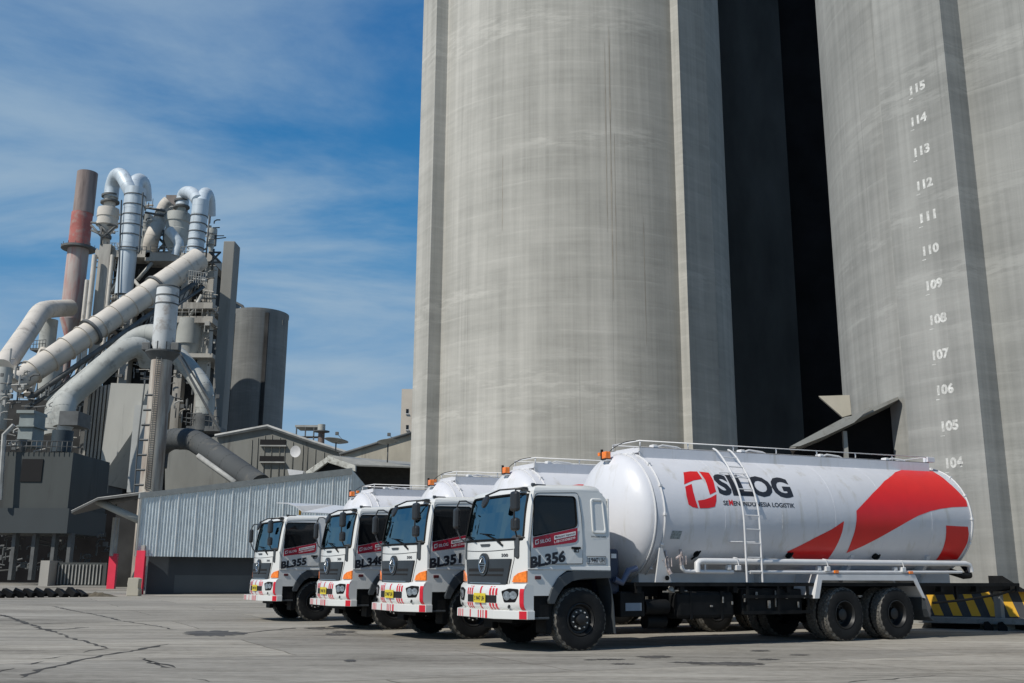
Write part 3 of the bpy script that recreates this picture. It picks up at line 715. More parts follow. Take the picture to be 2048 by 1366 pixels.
        g.prism([(x, s*1.20, z) for x, z in P]+[(x+0.02, s*1.20, z) for x, z in P[::-1]], (0, -s*0.42, 0)); g.build('mud_flap', M_PLAST, root)
    # ---- mirrors
    def pod(g, c, w_, h, d, rz=0.0, bev=0.05):
        g.box((c[0]-d/2, c[1]-w_/2, c[2]-h/2), (c[0]+d/2, c[1]+w_/2, c[2]+h/2), bev=bev, rot=Matrix.Rotation(rz, 3, 'Z'))
    g = MB(); g.tube([(-1.02, -1.14, 2.72), (-1.25, -1.28, 2.76), (-1.46, -1.42, 2.72), (-1.50, -1.44, 2.55), (-1.50, -1.44, 2.1), (-1.40, -1.36, 1.93), (-1.17, -1.22, 1.92)], 0.016, 7)
    pod(g, (-1.47, -1.42, 2.52), 0.21, 0.35, 0.11, R(8)); pod(g, (-1.46, -1.41, 2.13), 0.19, 0.23, 0.11, R(8)); g.build('mirror', M_MIRROR, root)
    g = MB(); g.tube([(-0.98, 1.14, 2.62), (-1.06, 1.30, 2.70), (-1.14, 1.42, 2.70), (-1.18, 1.44, 2.60), (-1.18, 1.44, 2.15), (-1.14, 1.36, 1.98), (-1.1, 1.22, 1.90)], 0.016, 7)
    pod(g, (-1.19, 1.44, 2.36), 0.20, 0.40, 0.11, R(-6)); g.build('mirror', M_MIRROR, root)
    g = MB(); c = Vector((-1.46, -0.30, 2.58)); g.lathe([(-0.05, 0.0), (-0.045, 0.06), (-0.02, 0.115), (0.01, 0.125), (0.02, 0.12), (0.022, 0)], c, (0.9, -0.1, -0.35), 24)
    g.tube([(-1.46, -0.30, 2.68), (-1.30, -0.55, 2.78), (-1.12, -0.9, 2.79), (-1.0, -1.0, 2.80)], 0.016, 6); g.box((-1.08, -1.02, 2.77), (-0.98, -0.80, 2.815), bev=0.012); g.build('kerb_mirror', M_MIRROR, root)
    g = MB(); g.box((-0.86, -1.08, 2.83), (-0.64, -1.0, 2.875), bev=0.02); g.cyl((-0.86, -1.04, 2.86), (-0.92, -1.04, 2.86), 0.03, n=12); g.build('roof_lamp', M_PLAST, root)
    # ---- chassis
    g = MB()
    for y in (-0.44, 0.44): g.box((-0.95, y-0.04, 0.90), (10.9, y+0.04, 1.16))
    for y in (-1.16, 1.16): g.box((1.2, y-0.02, 1.10), (12.3, y+0.02, 1.17))
    for x in (1.3, 2.3, 3.6, 5.0, 6.5, 8.05, 9.6, 10.8, 12.25): g.box((x-0.05, -1.16, 0.98), (x+0.05, 1.16, 1.12))
    for y in (-1.0, 1.0): g.prism([(9.0, y, 1.17), (12.3, y, 1.17), (12.3, y, 1.06), (10.9, y, 0.92), (9.0, y, 0.92)], (0, 0.05, 0))
    g.box((-1.0, -0.5, 0.45), (0.6, 0.5, 0.95)); g.cyl((0.6, 0, 0.7), (8.0, 0, 0.62), 0.06, n=10)
    g.cyl((0, -0.95, 0.53), (0, 0.95, 0.53), 0.07, n=12)
    for x in (6.5, 8.0):
        g.cyl((x, -0.9, 0.53), (x, 0.9, 0.53), 0.09, n=12); g.lathe([(-0.22, 0.08), (-0.15, 0.2), (0, 0.24), (0.15, 0.2), (0.22, 0.08)], (x, 0, 0.55), (0, 1, 0), 20)
    for y in (-0.5, 0.5): g.prism([(5.9, y, 0.80), (7.25, y, 0.88), (8.6, y, 0.80), (8.6, y, 0.74), (7.25, y, 0.70), (5.9, y, 0.74)], (0, 0.09, 0))
    ch = g.build('chassis', M_BLACK, root)
    g = MB(); g.box((0.95, -1.05, 0.55), (1.5, -0.5, 1.0), bev=0.02); g.mi = 1; g.box((1.06, -1.056, 0.66), (1.42, -1.05, 0.80)); g.build('battery_box', [M_BLACK, pm('pale_battery_label', (0.16, 0.2, 0.25), 0.5)], ch)
    g = MB(); g.box((2.2, -1.12, 0.50), (3.6, -0.52, 1.0), bev=0.07); g.box((2.5, -1.125, 0.49), (2.55, -0.5, 1.01)); g.box((3.25, -1.125, 0.49), (3.30, -0.5, 1.01)); g.build('fuel_tank', M_BLACK, ch)
    for a_, b_, r_ in (((1.55, -0.9, 0.72), (2.1, -0.9, 0.72), 0.14), ((1.7, -0.75, 0.45), (2.15, -0.75, 0.45), 0.13), ((4.0, 0.9, 0.65), (5.0, 0.9, 0.65), 0.16)):
        g = MB(); g.cyl(a_, b_, r_, n=18); g.build('air_tank', M_BLACK, ch)
    g = MB()
    for z in (0.60, 0.90): g.box((3.75, -1.20, z-0.03), (5.60, -1.175, z+0.03))
    for x in (3.9, 4.7, 5.5): g.box((x-0.03, -1.175, 0.55), (x+0.03, -1.15, 1.12))
    g.box((3.8, -1.1, 0.55), (5.4, -0.55, 1.05), bev=0.03); g.build('side_guard', M_BLACK, ch)
    g = MB()
    for (x, z, l) in ((1.9, 1.0, 0.25), (2.0, 1.02, 0.45)): g.tube([(x, -1.08, z), (x+l, -1.1, z-0.01)], 0.018, 6)
    g.lathe([(-0.02, 0), (-0.015, 0.05), (0.0, 0.062), (0.02, 0.05), (0.025, 0)], (2.06, -1.12, 1.05), (0, -1, 0.2), 16)
    for k in range(9):
        x = 3.0+k*0.28+rnd.uniform(-.05, .05); g.build('valve_fitting', pm('dull_fitting_metal', (0.25, 0.24, 0.22), 0.5, 0.4, var=0.5, scale=20), ch); g = MB(); g.box((x, -1.14, 0.66+rnd.random()*0.35), (x+0.03+rnd.random()*0.04, -1.12, 0.72+rnd.random()*0.36), bev=0.004)
    g.build('valve_fitting', pm('dull_fitting_metal', (0.25, 0.24, 0.22), 0.5, 0.4, var=0.5, scale=20), ch)
    g = MB(); g.box((0.70, -0.95, 0.95), (1.02, 0.9, 1.78), bev=0.06); g.mi = 1; g.tube([(0.85, -1.02, 1.22), (1.0, -1.04, 1.16), (1.15, -1.04, 1.38), (1.35, -1.0, 1.42)], 0.06, 10); g.mi = 2; g.box((0.82, -0.975, 1.60), (0.93, -0.95, 1.68))
    g.build('air_intake', [M_NAVY, pm('blue_grey_duct', (0.08, 0.10, 0.16), 0.5), M_STEELW], root)
    g = MB(); g.tube([(9.3, -1.12, 0.74), (10.4, -1.14, 0.80), (11.6, -1.14, 0.92), (12.2, -1.12, 1.02)], 0.028, 8); g.box((10.1, -1.13, 0.75), (10.16, -1.07, 1.1)); g.build('rear_guard_bar', M_BLACK, root)
    # rear wheel guard: bent white plate
    for s in (-1, 1):
        g = MB(); P = [(5.60, 0.86), (5.74, 1.335), (8.64, 1.345), (8.92, 0.84)]; Q = [(8.83, 0.86), (8.58, 1.22), (5.84, 1.22), (5.73, 0.86)]
        g.prism([(x, s*1.25, z) for x, z in P+Q], (0, -s*0.025, 0))
        P2 = [(5.60, 0.86), (5.74, 1.335), (8.64, 1.345), (8.92, 0.84)]
        for (a, b) in zip(P2[:-1], P2[1:]):
            g.prism([(a[0], s*1.222, a[1]), (b[0], s*1.222, b[1]), (b[0]+0.0, s*1.222, b[1]-0.015), (a[0]+(0.015 if a[1] < 1 else 0), s*1.222, a[1]-(0.015 if a[1] > 1 else 0))], (0, -s*0.60, 0))
        g.build('wheel_guard', M_STEELW, root)
        g = MB(); P = [(8.90, 0.86), (8.94, 0.62), (9.02, 0.45), (9.14, 0.36)]
        g.prism([(x, s*1.24, z) for x, z in P]+[(x-0.02, s*1.24, z) for x, z in P[::-1]], (0, -s*0.55, 0)); g.build('mud_flap', M_PLAST, root)
    # ---- wheels
    for s in (-1, 1):
        make_wheel(root, 0.0, s*1.06, s, True)
        for x in (6.5, 8.05):
            make_wheel(root, x, s*1.06, s, False)
            wh = make_wheel(root, x, s*0.73, -s, False)
    # ---- tank
    ax = Vector((1, 0, 0.021)).normalized(); o = Vector((0, 0, zc(0)))
    m = MB(); pr = []
    for k in range(15):
        t = PI/2*k/14; pr.append((1.66-0.50*math.cos(t)**1.1 if k < 14 else 1.66, 1.235*math.sin(t)**0.86 if k else 0))
    pr += [(1.665, 1.236), (1.67, 1.20), (1.69, 1.20), (1.70, 1.247), (1.86, 1.25), (10.70, 1.25)]
    for k in range(1, 12):
        t = PI/2*k/11; pr.append((10.70+0.55*math.sin(t), 1.235*math.cos(t) if k < 11 else 0))
    m.lathe(pr, o, ax, 96)
    for x in (3.35, 4.85, 6.35, 7.85, 9.35): m.tube([o+ax*x+Vector((0, 1.249*math.cos(2*PI*k/72), 1.249*math.sin(2*PI*k/72))) for k in range(72)], 0.0035, 5, closed=True)
    tank = m.build('tank', M_TANK, root, smooth_angle=30)
    for x, r in ((1.66, 1.245), (10.70, 1.262), (1.86, 1.262)):
        g = MB(); g.tube([o+ax*x+Vector((0, r*math.cos(2*PI*k/64), r*math.sin(2*PI*k/64))) for k in range(64)], 0.017, 6, closed=True)
        if x > 1.7:
          for k in range(14):
            a = 2*PI*k/14; c = o+ax*x+Vector((0, 1.27*math.cos(a), 1.27*math.sin(a))); g.box(c-Vector((0.03, 0.025, 0.025)), c+Vector((0.03, 0.025, 0.025)), bev=0.006)
        g.build('tank_rim', M_STEELW, tank)
    g = MB()
    for s in (-1, 1):
        g.prism([(1.78, s*1.02, 1.17), (1.78, s*1.18, 1.80), (1.84, s*1.18, 1.80), (2.05, s*1.10, 1.30), (2.10, s*1.10, 1.17)], (0, -s*0.03, 0))
        for x in (4.6, 7.0, 9.4): g.prism([(x, s*0.7, 1.17), (x, s*1.0, 1.75), (x+0.1, s*1.0, 1.75), (x+0.1, s*0.7, 1.17)], (0, -s*0.3, 0))
    g.box((1.7, -0.6, 1.12), (10.6, -0.36, 1.42)); g.box((1.7, 0.36, 1.12), (10.6, 0.6, 1.42)); g.mi = 1
    for s in (-1, 1): g.cyl((1.97, s*1.12, 1.25), (1.97, s*1.14, 1.25), 0.045, n=14)
    g.build('tank_saddle', [M_STEELW, M_BLACK], tank)
    # hoppers under the tank
    for x in (3.3, 5.6, 9.6):
        g = MB(); g.lathe([(0, 0.75), (0.35, 0.25), (0.55, 0.10), (0.75, 0.10)], (x, 0, 1.45), (0, 0, -1), 24); g.build('discharge_cone', M_STEELW, tank)
    # walkway
    g = MB(); y = 0.50; zt = lambda x: zc(x)+1.25
    for s in (-1, 1):
        g.prism([(1.86, s*y, zt(1.7)-0.12), (10.35, s*y, zt(10.35)-0.12), (10.35, s*y, zt(10.35)+0.11), (1.86, s*y, zt(1.7)+0.11)], (0, -s*0.015, 0))
        g.prism([(1.86, s*y, zt(1.7)+0.11), (10.35, s*y, zt(10.35)+0.11), (10.35, s*(y-0.18), zt(10.35)+0.11), (1.86, s*(y-0.18), zt(1.7)+0.11)], (0, 0, -0.012))
    for x in (1.86, 10.33): g.prism([(x, -y+0.016, zt(x)+0.0), (x, y-0.016, zt(x)+0.0), (x, y-0.016, zt(x)+0.108), (x, -y+0.016, zt(x)+0.108)], (0.012, 0, 0))
    g.box((10.30, -y-0.02, zt(10.3)+0.12), (10.55, -y+0.12, zt(10.3)+0.24), bev=0.01)
    g.build('walkway', M_TANK, tank)
    g = MB(); zr = lambda x: zt(x)+0.235
    g.tube([(1.88, y-0.04, zr(1.72)), (1.88, -y+0.02, zr(1.72)), (10.35, -y+0.02, zr(10.35)), (10.35, y-0.04, zr(10.35))], 0.014, 6); g.tube([(1.88, y-0.04, zr(1.72)), (10.35, y-0.04, zr(10.35))], 0.014, 6)
    for k in range(8):
        x = 1.90+k*1.205
        for s in (-1, 1): g.tube([(x, s*(y-0.03), zt(x)+0.10), (x, s*(y-0.03), zr(x))], 0.014, 6)
    g.build('guard_rail', M_STEELW, tank)
    for x in (2.6, 4.9, 7.2, 9.3):
        g = MB(); g.lathe([(0, 0.27), (0.14, 0.27), (0.15, 0.24), (0.19, 0.1), (0.20, 0)], (x, 0, zt(x)-0.02), (0, 0, 1), 24)
        g.tube([(x-0.3, -0.35, zt(x)+0.10), (x-0.1, -0.4, zt(x)+0.17), (x+0.3, -0.36, zt(x)+0.16), (x+0.42, -0.36, zt(x)+0.12)], 0.022, 6); g.box((x-0.36, -0.45, zt(x)+0.07), (x-0.24, -0.3, zt(x)+0.17), bev=0.02); g.build('manhole_cover', M_STEELW, tank)
    # ladder, bent over the shell
    g = MB(); path = [(-0.50, 3.86), (-0.62, 3.80), (-0.80, 3.62), (-1.0, 3.36), (-1.16, 3.08), (-1.28, 2.75), (-1.33, 2.45), (-1.34, 2.0), (-1.34, 1.6), (-1.34, 1.18)]
    P = smoothcurve([(a, b, 0) for a, b in path], 4, closed=False)
    for x in (3.74, 4.14): g.tube([(x+(0.06 if p.y > 3.4 else 0)*0, p.x, p.y) for p in P], 0.019, 8)
    L = [0]
    for a, b in zip(P[:-1], P[1:]): L.append(L[-1]+(b-a).length)
    for k in range(10):
        t = 0.33+k*(L[-1]-0.42)/9.4
        i = max(j for j in range(len(L)) if L[j] <= t); i = min(i, len(P)-2); p = P[i]+(P[i+1]-P[i])*((t-L[i])/(L[i+1]-L[i])); g.tube([(3.74, p.x, p.y), (4.14, p.x, p.y)], 0.013, 6)
    for z in (3.32, 1.95):
        for x in (3.74, 4.14):
            yy = -math.sqrt(max(0, 1.25**2-(z-zc(x))**2)); g.tube([(x, yy, z), (x, yy-0.13, z)], 0.012, 6); g.tube([(x-0.24, yy-0.02, z), (x+0.02, yy-0.12, z)], 0.012, 6)
    g.build('ladder', M_STEELW, tank)
    # discharge pipes along the side
    g = MB()
    g.tube([(2.66, -1.18, 1.36), (2.66, -1.18, 1.52), (2.72, -1.18, 1.56), (2.80, -1.18, 1.565), (10.42, -1.18, 1.60), (10.56, -1.18, 1.57), (10.60, -1.18, 1.42)], 0.062, 14)
    g.tube([(2.30, -1.16, 1.66), (2.30, -1.16, 1.44), (2.36, -1.16, 1.375), (2.50, -1.16, 1.37), (3.55, -1.16, 1.37)], 0.04, 10)
    g.tube([(3.95, -1.19, 1.37), (10.25, -1.19, 1.41)], 0.036, 10)
    for x in (2.66, 2.84): g.tube([(x, -1.19, 1.56), (x, -1.19, 1.38)], 0.02, 6)
    for x in (3.58, 5.98, 8.25):
        g.tube([(x, -1.13, 1.56), (x, -1.17, 1.645), (x+0.03, -1.235, 1.63), (x+0.05, -1.25, 1.50)], 0.013, 6); g.box((x-0.02, -1.27, 1.40), (x+0.10, -1.17, 1.50), bev=0.01); g.box((x-0.20, -1.22, 1.41), (x-0.11, -1.14, 1.50), bev=0.005)
    g.build('discharge_pipe', M_STEELW, tank)
    g = MB()
    for (x, y, z) in ((2.30, -1.16, 1.66), (2.0, -1.1, 1.62)):
        g.tube([(x-(0.0), y, z-0.17), (x, y, z)], 0.048, 12); g.tube([(x, y, z), (x, y+0.03, z+0.12)], 0.03, 8)
        for q in (-0.07, 0.07): g.tube([(x+q, y-0.05, z-0.16), (x+q, y-0.05, z)], 0.01, 5)
        g.tube([(x-0.14, y-0.02, z-0.05), (x-0.05, y-0.02, z+0.0)], 0.025, 8)
    g.tube([(2.0, -1.1, 1.45), (2.05, -1.14, 1.32)], 0.04, 10)
    g.build('valve', pm('worn_valve', (0.42, 0.36, 0.34), 0.5, 0.2, var=0.5, scale=14, dirt=(0.25, 0.05, 0.05), dirt_amt=0.2), tank)
    for x in (2.78, 5.2, 7.75):
        g = MB(); g.cyl((x, -0.95, 1.74), (x, -1.02, 1.70), 0.07, n=12); g.tube([(x-0.12, -1.0, 1.60), (x, -1.06, 1.69), (x+0.08, -1.04, 1.76)], 0.02, 6); g.build('shut_off_valve', M_BLACK, tank)
    g = MB()
    g.tube([(10.0, -1.10, 1.42), (10.35, -1.16, 1.33), (10.6, -1.12, 1.34), (10.72, -1.0, 1.45), (10.70, -0.9, 1.6)], 0.075, 12)
    g.build('hose', M_BLACK, tank)
    for x in (6.2, 8.45): g = MB(); g.box((x, -1.27, 1.36), (x+0.12, -1.23, 1.42), bev=0.01); g.build('marker_lamp', M_AMBER, tank)
    # lamps on the tank front
    g = MB(); g.box((1.30, -0.16, 3.50), (1.42, 0.02, 3.53)); g.box((1.36, -0.12, 3.20), (1.40, -0.02, 3.50)); lb = g.build('lamp_bracket', M_STEELW, tank)
    g = MB(); g.box((1.29, -0.15, 3.53), (1.42, 0.0, 3.69), bev=0.02); g.mi = 1; g.box((1.285, -0.155, 3.525), (1.425, 0.005, 3.55)); g.cyl((1.33, 0.04, 3.53), (1.33, 0.04, 3.74), 0.028, n=10); g.build('beacon_lamp', [M_AMBER, M_BLACK], tank)
    g = MB(); g.box((1.92, -y-0.09, 3.74), (2.01, -y-0.02, 3.82), bev=0.015); g.mi = 1; g.box((2.01, -y-0.08, 3.73), (2.05, -y-0.02, 3.78)); g.build('corner_lamp', [M_AMBER, M_STEELW], tank)
    g = MB(); g.tube(smoothcurve([(1.40, -0.05, 3.64), (1.48, -0.15, 3.76), (1.60, -0.35, 3.86), (1.70, -0.6, 3.88)], 5, False), 0.008, 5); g.build('cable', M_BLACK, tank)
    g = MB(); v = on_tank(2.1, 2.02); g.prism([on_tank(2.03, 1.97, .006), on_tank(2.26, 1.97, .006), on_tank(2.29, 2.12, .006), on_tank(2.06, 2.12, .006)], (0, -0.004, 0)); g.build('data_plate', pm('grey_data_plate', (0.22, 0.26, 0.27), 0.4, var=0.4, scale=30), tank)
    # ---- tank art
    def z2(x, y): return tank_px(1180+x/2.906, 840+y/2.906)
    def z3(x, y): return tank_px(1550+x/2.484, 760+y/2.484)
    sw = [z3(*p) for p in ((403, 650), (440, 612), (485, 562), (540, 503), (595, 458), (640, 436), (690, 423), (740, 434), (800, 465), (860, 510), (910, 556), (950, 600), (957, 629), (880, 632), (820, 640), (770, 652), (710, 675), (650, 708), (580, 748), (510, 788), (430, 828), (353, 860), (378, 805), (396, 745), (404, 695))]
    art = tank_art(poly_bm(sw), 'red_swoosh', M_RED, tank, 0.004)
    s2 = [z3(*p) for p in ((341, 701), (280, 743), (200, 783), (130, 820), (58, 854), (100, 893), (190, 900), (262, 890), (292, 848), (318, 798), (334, 750))]
    tank_art(poly_bm(s2), 'red_swoosh', M_RED, tank, 0.004)
    s3 = [z3(*p) for p in ((850, 723), (900, 726), (957, 729), (962, 765), (955, 810), (930, 855), (905, 892), (800, 895), (830, 845), (846, 790))]
    tank_art(poly_bm(s3), 'red_swoosh', M_RED, tank, 0.004)
    for pet in (((540, 304), (580, 298), (622, 299), (652, 343), (600, 351), (547, 374)), ((633, 299), (690, 306), (714, 350), (727, 395), (733, 416), (696, 434), (687, 400), (668, 350)),
                ((735, 431), (735, 470), (724, 504), (690, 512), (638, 513), (627, 468), (665, 462), (700, 450)), ((551, 387), (591, 371), (598, 415), (612, 462), (628, 513), (596, 506), (571, 490), (560, 440))):
        tank_art(poly_bm([z2(*p) for p in pet]), 'logo_mark', M_RED, tank, 0.004)
    xl, zl = z2(752, 437); xr, zr_ = z2(1187, 455); _, ztop = z2(752, 316)
    bm, w = text_bm('SILOG', 0.045)
    for v in bm.verts: v.co = Vector((xl+v.co.x*(xr-xl)/w, zl+v.co.y*(ztop-zl)+(zr_-zl)*v.co.x/w, 0))
    tank_art(bm, 'tank_lettering', M_INK, tank, 0.004)
    xl, zl = z2(775, 495); xr, zr_ = z2(1192, 511); _, ztop = z2(775, 468); X = 0.0
    full, wf = text_bm('SE', 0.02); k = None
    parts = [('SE', M_INK), ('M', M_RED), ('EN INDONESIA LOGISTIK', M_INK)]; ws = []; bms = []
    full.free()
    for t_, mt in parts:
        b_, w_ = text_bm(t_, 0.02); ws.append(w_); bms.append(b_)
    gap = 0.12; tot = sum(ws)+gap*2; x0 = 0
    for (t_, mt), b_, w_ in zip(parts, bms, ws):
        for v in b_.verts: v.co = Vector((xl+(x0+v.co.x)*(xr-xl)/tot, zl+v.co.y*(ztop-zl)*(1.25 if t_ == 'M' else 1)+(zr_-zl)*(x0+v.co.x)/tot, 0))
        tank_art(b_, 'tank_lettering', mt, tank, 0.004); x0 += w_+gap
    return root

proto = make_truck()
def fleet_number(truck, txt):
    "stencilled number on the near door"
    bm, w = text_bm(txt, 0.046)
    door = [c for c in bpy.data.objects if c.parent is truck and c.name.split('.')[0] == 'door'][0]
    bm_obj(bm, 'fleet_number', M_INK, door, lambda c: Vector((-1.06+c.x*0.72/w, -(side_y(1.5)+0.0165), 1.395+c.y*0.205+0.175*c.x*0.72/w)))
corners = [G(1053, 1238, 0.55), G(850.5, 1223.4, 0.55), G(704.8, 1212, 0.55), G(554.5, 1201.7, 0.55)]
trucks = []
info = [('nearest white tank truck, BL356 on its door, big red swoosh on its tank', 'BL356'),
        ('white tank truck with BL351 on its door, second from the nearest in the row', 'BL351'),
        ('white tank truck with BL348 on its door, between the BL351 and BL355 trucks', 'BL348'),
        ('farthest white tank truck in the row, BL355 on its door, before the corrugated wall', 'BL355')]
for i, (lab, num) in enumerate(info):
    o = proto if i == 0 else copy_tree(proto)
    p = T1 + (corners[i]-corners[0]); o.location = (p.x, p.y, 0); o.rotation_euler = (0, 0, TA+R((0, .5, -.6, .8)[i]))
    tag(o, lab, 'truck', 'tank trucks parked in a row'); trucks.append(o)
for o, (_, num) in zip(trucks, info): fleet_number(o, num)
# ------------------------------------------------------------------ setting: yard
g = MB(); g.box((-500, -60, -0.5), (500, 900, 0)); struct(g.build('ground', ground_mat()))
M_CRACK = pm('crack_dirt', (0.045, 0.042, 0.038), 0.95, var=0.3, scale=2)
M_OIL = pm('oil_stain', (0.07, 0.066, 0.06), 0.7, var=0.4, scale=1.5)
def ribbon(name, pts, w, mat, seed):
    rr = random.Random(seed); P = [G(*p) for p in pts]; Q = []
    for a, b in zip(P[:-1], P[1:]):
        n = max(2, int((b-a).length/0.18))
        for k in range(n): Q.append(a+(b-a)*k/n)
    Q.append(P[-1]); m = MB(); L = []; n = len(Q)
    for i, p in enumerate(Q):
        t = (Q[min(i+1, n-1)]-Q[max(i-1, 0)]).normalized(); s = Vector((-t.y, t.x, 0)); p = p+s*rr.uniform(-0.05, 0.05)
        ww = w*(0.35+rr.random()*1.1)*min(1, (min(i, n-1-i)+0.3)/2.5); L.append((p+s*ww, p-s*ww*rr.uniform(.4, 1)))
    vs = [[m.bm.verts.new((q.x, q.y, 0.004)) for q in pr] for pr in L]
    for a, b in zip(vs[:-1], vs[1:]): m.bm.faces.new((a[0], a[1], b[1], b[0]))
    return struct(m.build(name, mat))
def c4(*p): return [(x/4.096, 1100+y/4.096) for x, y in p]
def c2(x0, *p): return [(x0+x/2, 1180+y/2) for x, y in p]
cr_ = [(c4((0, 530), (100, 560), (200, 600), (280, 620), (360, 650), (480, 680)), .075), (c4((480, 680), (570, 720), (700, 750), (880, 805)), .035), (c4((430, 460), (560, 490), (700, 515), (850, 545), (1000, 580)), .05), (c4((1000, 580), (1250, 620), (1440, 655)), .03),
       (c4((150, 1050), (330, 985), (520, 945), (700, 895), (900, 855), (1100, 825), (1280, 790), (1400, 770)), .055), (c4((1180, 905), (1270, 935), (1350, 960), (1440, 965)), .04),
       (c4((200, 945), (280, 930), (380, 910)), .04), (c4((300, 895), (420, 885), (560, 865)), .04), (c4((670, 840), (760, 825), (890, 803)), .05), (c4((0, 1000), (60, 985), (130, 970)), .07), (c4((290, 650), (480, 655), (740, 632)), .09), (c4((0, 612), (300, 605), (680, 596)), .06),
       (c4((1440, 700), (1640, 690), (1900, 680), (2048, 678)), .07), (c2(0, (560, 270), (620, 290), (700, 312)), .04), (c2(0, (780, 355), (830, 368)), .05), (c2(1024, (1290, 372), (1480, 360), (1700, 342)), .02), (c2(0, (980, 172), (1180, 152), (1400, 146), (1540, 162)), .07)]
for i, (p, w) in enumerate(cr_): ribbon('pavement_crack', p, w, M_CRACK, i)
def blob(name, cx, cy, w, h, seed, mat=M_OIL):
    rr = random.Random(seed); m = MB(); n = 44; vs = []
    for k in range(n):
        a = 2*PI*k/n; q = (0.55+0.6*rr.random()) if k % 3 else 1.1
        p = G(cx+w/2*math.cos(a)*q, cy+h/2*math.sin(a)*q); vs.append(m.bm.verts.new((p.x, p.y, 0.0035+seed*1e-4)))
    m.bm.faces.new(vs); return struct(m.build(name, mat))
for i, (x, y, w, h) in enumerate([(430, 1267, 120, 11), (1450, 1327, 150, 6), (1480, 1329, 90, 5), (1220, 1319, 60, 3), (1310, 1314, 70, 5), (1245, 1328, 50, 3), (1520, 1302, 40, 3), (1600, 1310, 42, 2.6), (1370, 1325, 70, 3), (1180, 1320, 26, 2), (690, 1264, 50, 4), (672, 1269, 40, 5), (645, 1257, 70, 4), (700, 1322, 24, 5), (1535, 1319, 46, 3)]): blob('oil_stain', x, y, w, h, i)

# ------------------------------------------------------------------ silos
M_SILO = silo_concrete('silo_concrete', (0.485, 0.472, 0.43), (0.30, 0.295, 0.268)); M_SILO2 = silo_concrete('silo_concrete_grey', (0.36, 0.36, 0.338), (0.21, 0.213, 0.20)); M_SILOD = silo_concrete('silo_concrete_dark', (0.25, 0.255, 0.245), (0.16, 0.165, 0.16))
U61, V151 = Vector((math.sin(R(61)), math.cos(R(61)), 0)), Vector((math.sin(R(151)), math.cos(R(151)), 0))
def silo(name, c, r, h, mat, pil, label):
    root = empty(name, (c[0], c[1], 0)); tag(root, label, 'silo', 'concrete cement silos')
    m = MB(); m.lathe([(0, r), (h, r), (h, 0)], (0, 0, 0), (0, 0, 1), 128); m.build('silo_wall', mat, root, smooth_angle=20)
    for (az, w, d) in pil:
        n = Vector((math.sin(R(az)), math.cos(R(az)), 0)); t = Vector((n.y, -n.x, 0)); m = MB()
        m.prism([n*(r-1.0)-t*w/2, n*(r-1.0)+t*w/2, n*(r+d)+t*w/2, n*(r+d)-t*w/2], (0, 0, h+0.5)); m.build('pilaster', mat, root)
    return root
C1 = Vector((3.81, 59.7)); C2 = Vector((11.87, 27.27)) + (9.5+.76)*Vector((U61.x, U61.y))
s1 = silo('cement_silo', C1, 9.5, 78, M_SILO, [(241, 2.0, .70), (140, 2.36, .50), (61, 1.9, .62), (331, 1.9, .62)], 'tall concrete silo behind the tank trucks with pale side face and one broad buttress')  # height beyond the view raised so the shadow covers the gap
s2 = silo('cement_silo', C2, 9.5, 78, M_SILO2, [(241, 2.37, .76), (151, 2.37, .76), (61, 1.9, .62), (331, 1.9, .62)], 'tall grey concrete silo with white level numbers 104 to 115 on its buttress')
M_RUN = pm('rust_run', (0.33, 0.305, 0.26), 0.9, var=0.3, scale=2, streak=True)
def cyl_strip(c, r, px, y0, y1, w, name='stain_run'):
    d = ray(px, (y0+y1)/2); dx, dy = d.x, d.y; A_ = dx*dx+dy*dy; B_ = -2*(dx*c.x+dy*c.y); C_ = c.x*c.x+c.y*c.y-(r+.004)**2
    t_ = (-B_-math.sqrt(max(0, B_*B_-4*A_*C_)))/(2*A_); q = Vector((dx*t_, dy*t_)); a0 = math.atan2(q.y-c.y, q.x-c.x); z0, z1 = (CAM+ray(px, y1)*t_).z, (CAM+ray(px, y0)*t_).z
    m = MB(); rr = random.Random(px); n = 24; L_ = []
    for k in range(n+1):
        z = z0+(z1-z0)*k/n; ww = w/r*(0.4+0.6*rr.random())*min(1, min(k, n-k)/3+.15); L_.append([m.bm.verts.new(((r+.004)*math.cos(a0+s_*ww/2), (r+.004)*math.sin(a0+s_*ww/2), z)) for s_ in (-1, 1)])
    for a, b in zip(L_[:-1], L_[1:]): m.bm.faces.new((a[0], a[1], b[1], b[0]))
    return m.build(name, M_RUN, s1)
for (px, y0, y1, w) in ((1222, 15, 620, .10), (1212, 60, 480, .07), (1231, 250, 560, .05), (1005, 300, 470, .05), (1290, 420, 700, .06)): cyl_strip(C1, 9.5, px, y0, y1, w)
nrm = -U61; tn = V151
fc = Vector((C2.x, C2.y, 0)) + nrm*(9.5+.76)
def face2(px, py):                                        # photo pixel -> (along, z) on that buttress face
    d = ray(px, py); t = ((fc-CAM).dot(nrm))/d.dot(nrm); q = CAM+d*t; return (q-fc).dot(tn), q.z
M_NUM = pm('faded_white_stencil', (0.60, 0.60, 0.57), 0.8, var=0.25, scale=9, dirt=(0.36, 0.36, 0.33), dirt_amt=0.45)
npx = {115: (1835, 175), 114: (1838, 238), 113: (1844, 300), 112: (1850, 367), 111: (1856, 432), 110: (1862, 498), 109: (1869, 568), 108: (1877, 637), 107: (1882, 708), 106: (1891, 778), 105: (1900, 851), 104: (1909, 925)}
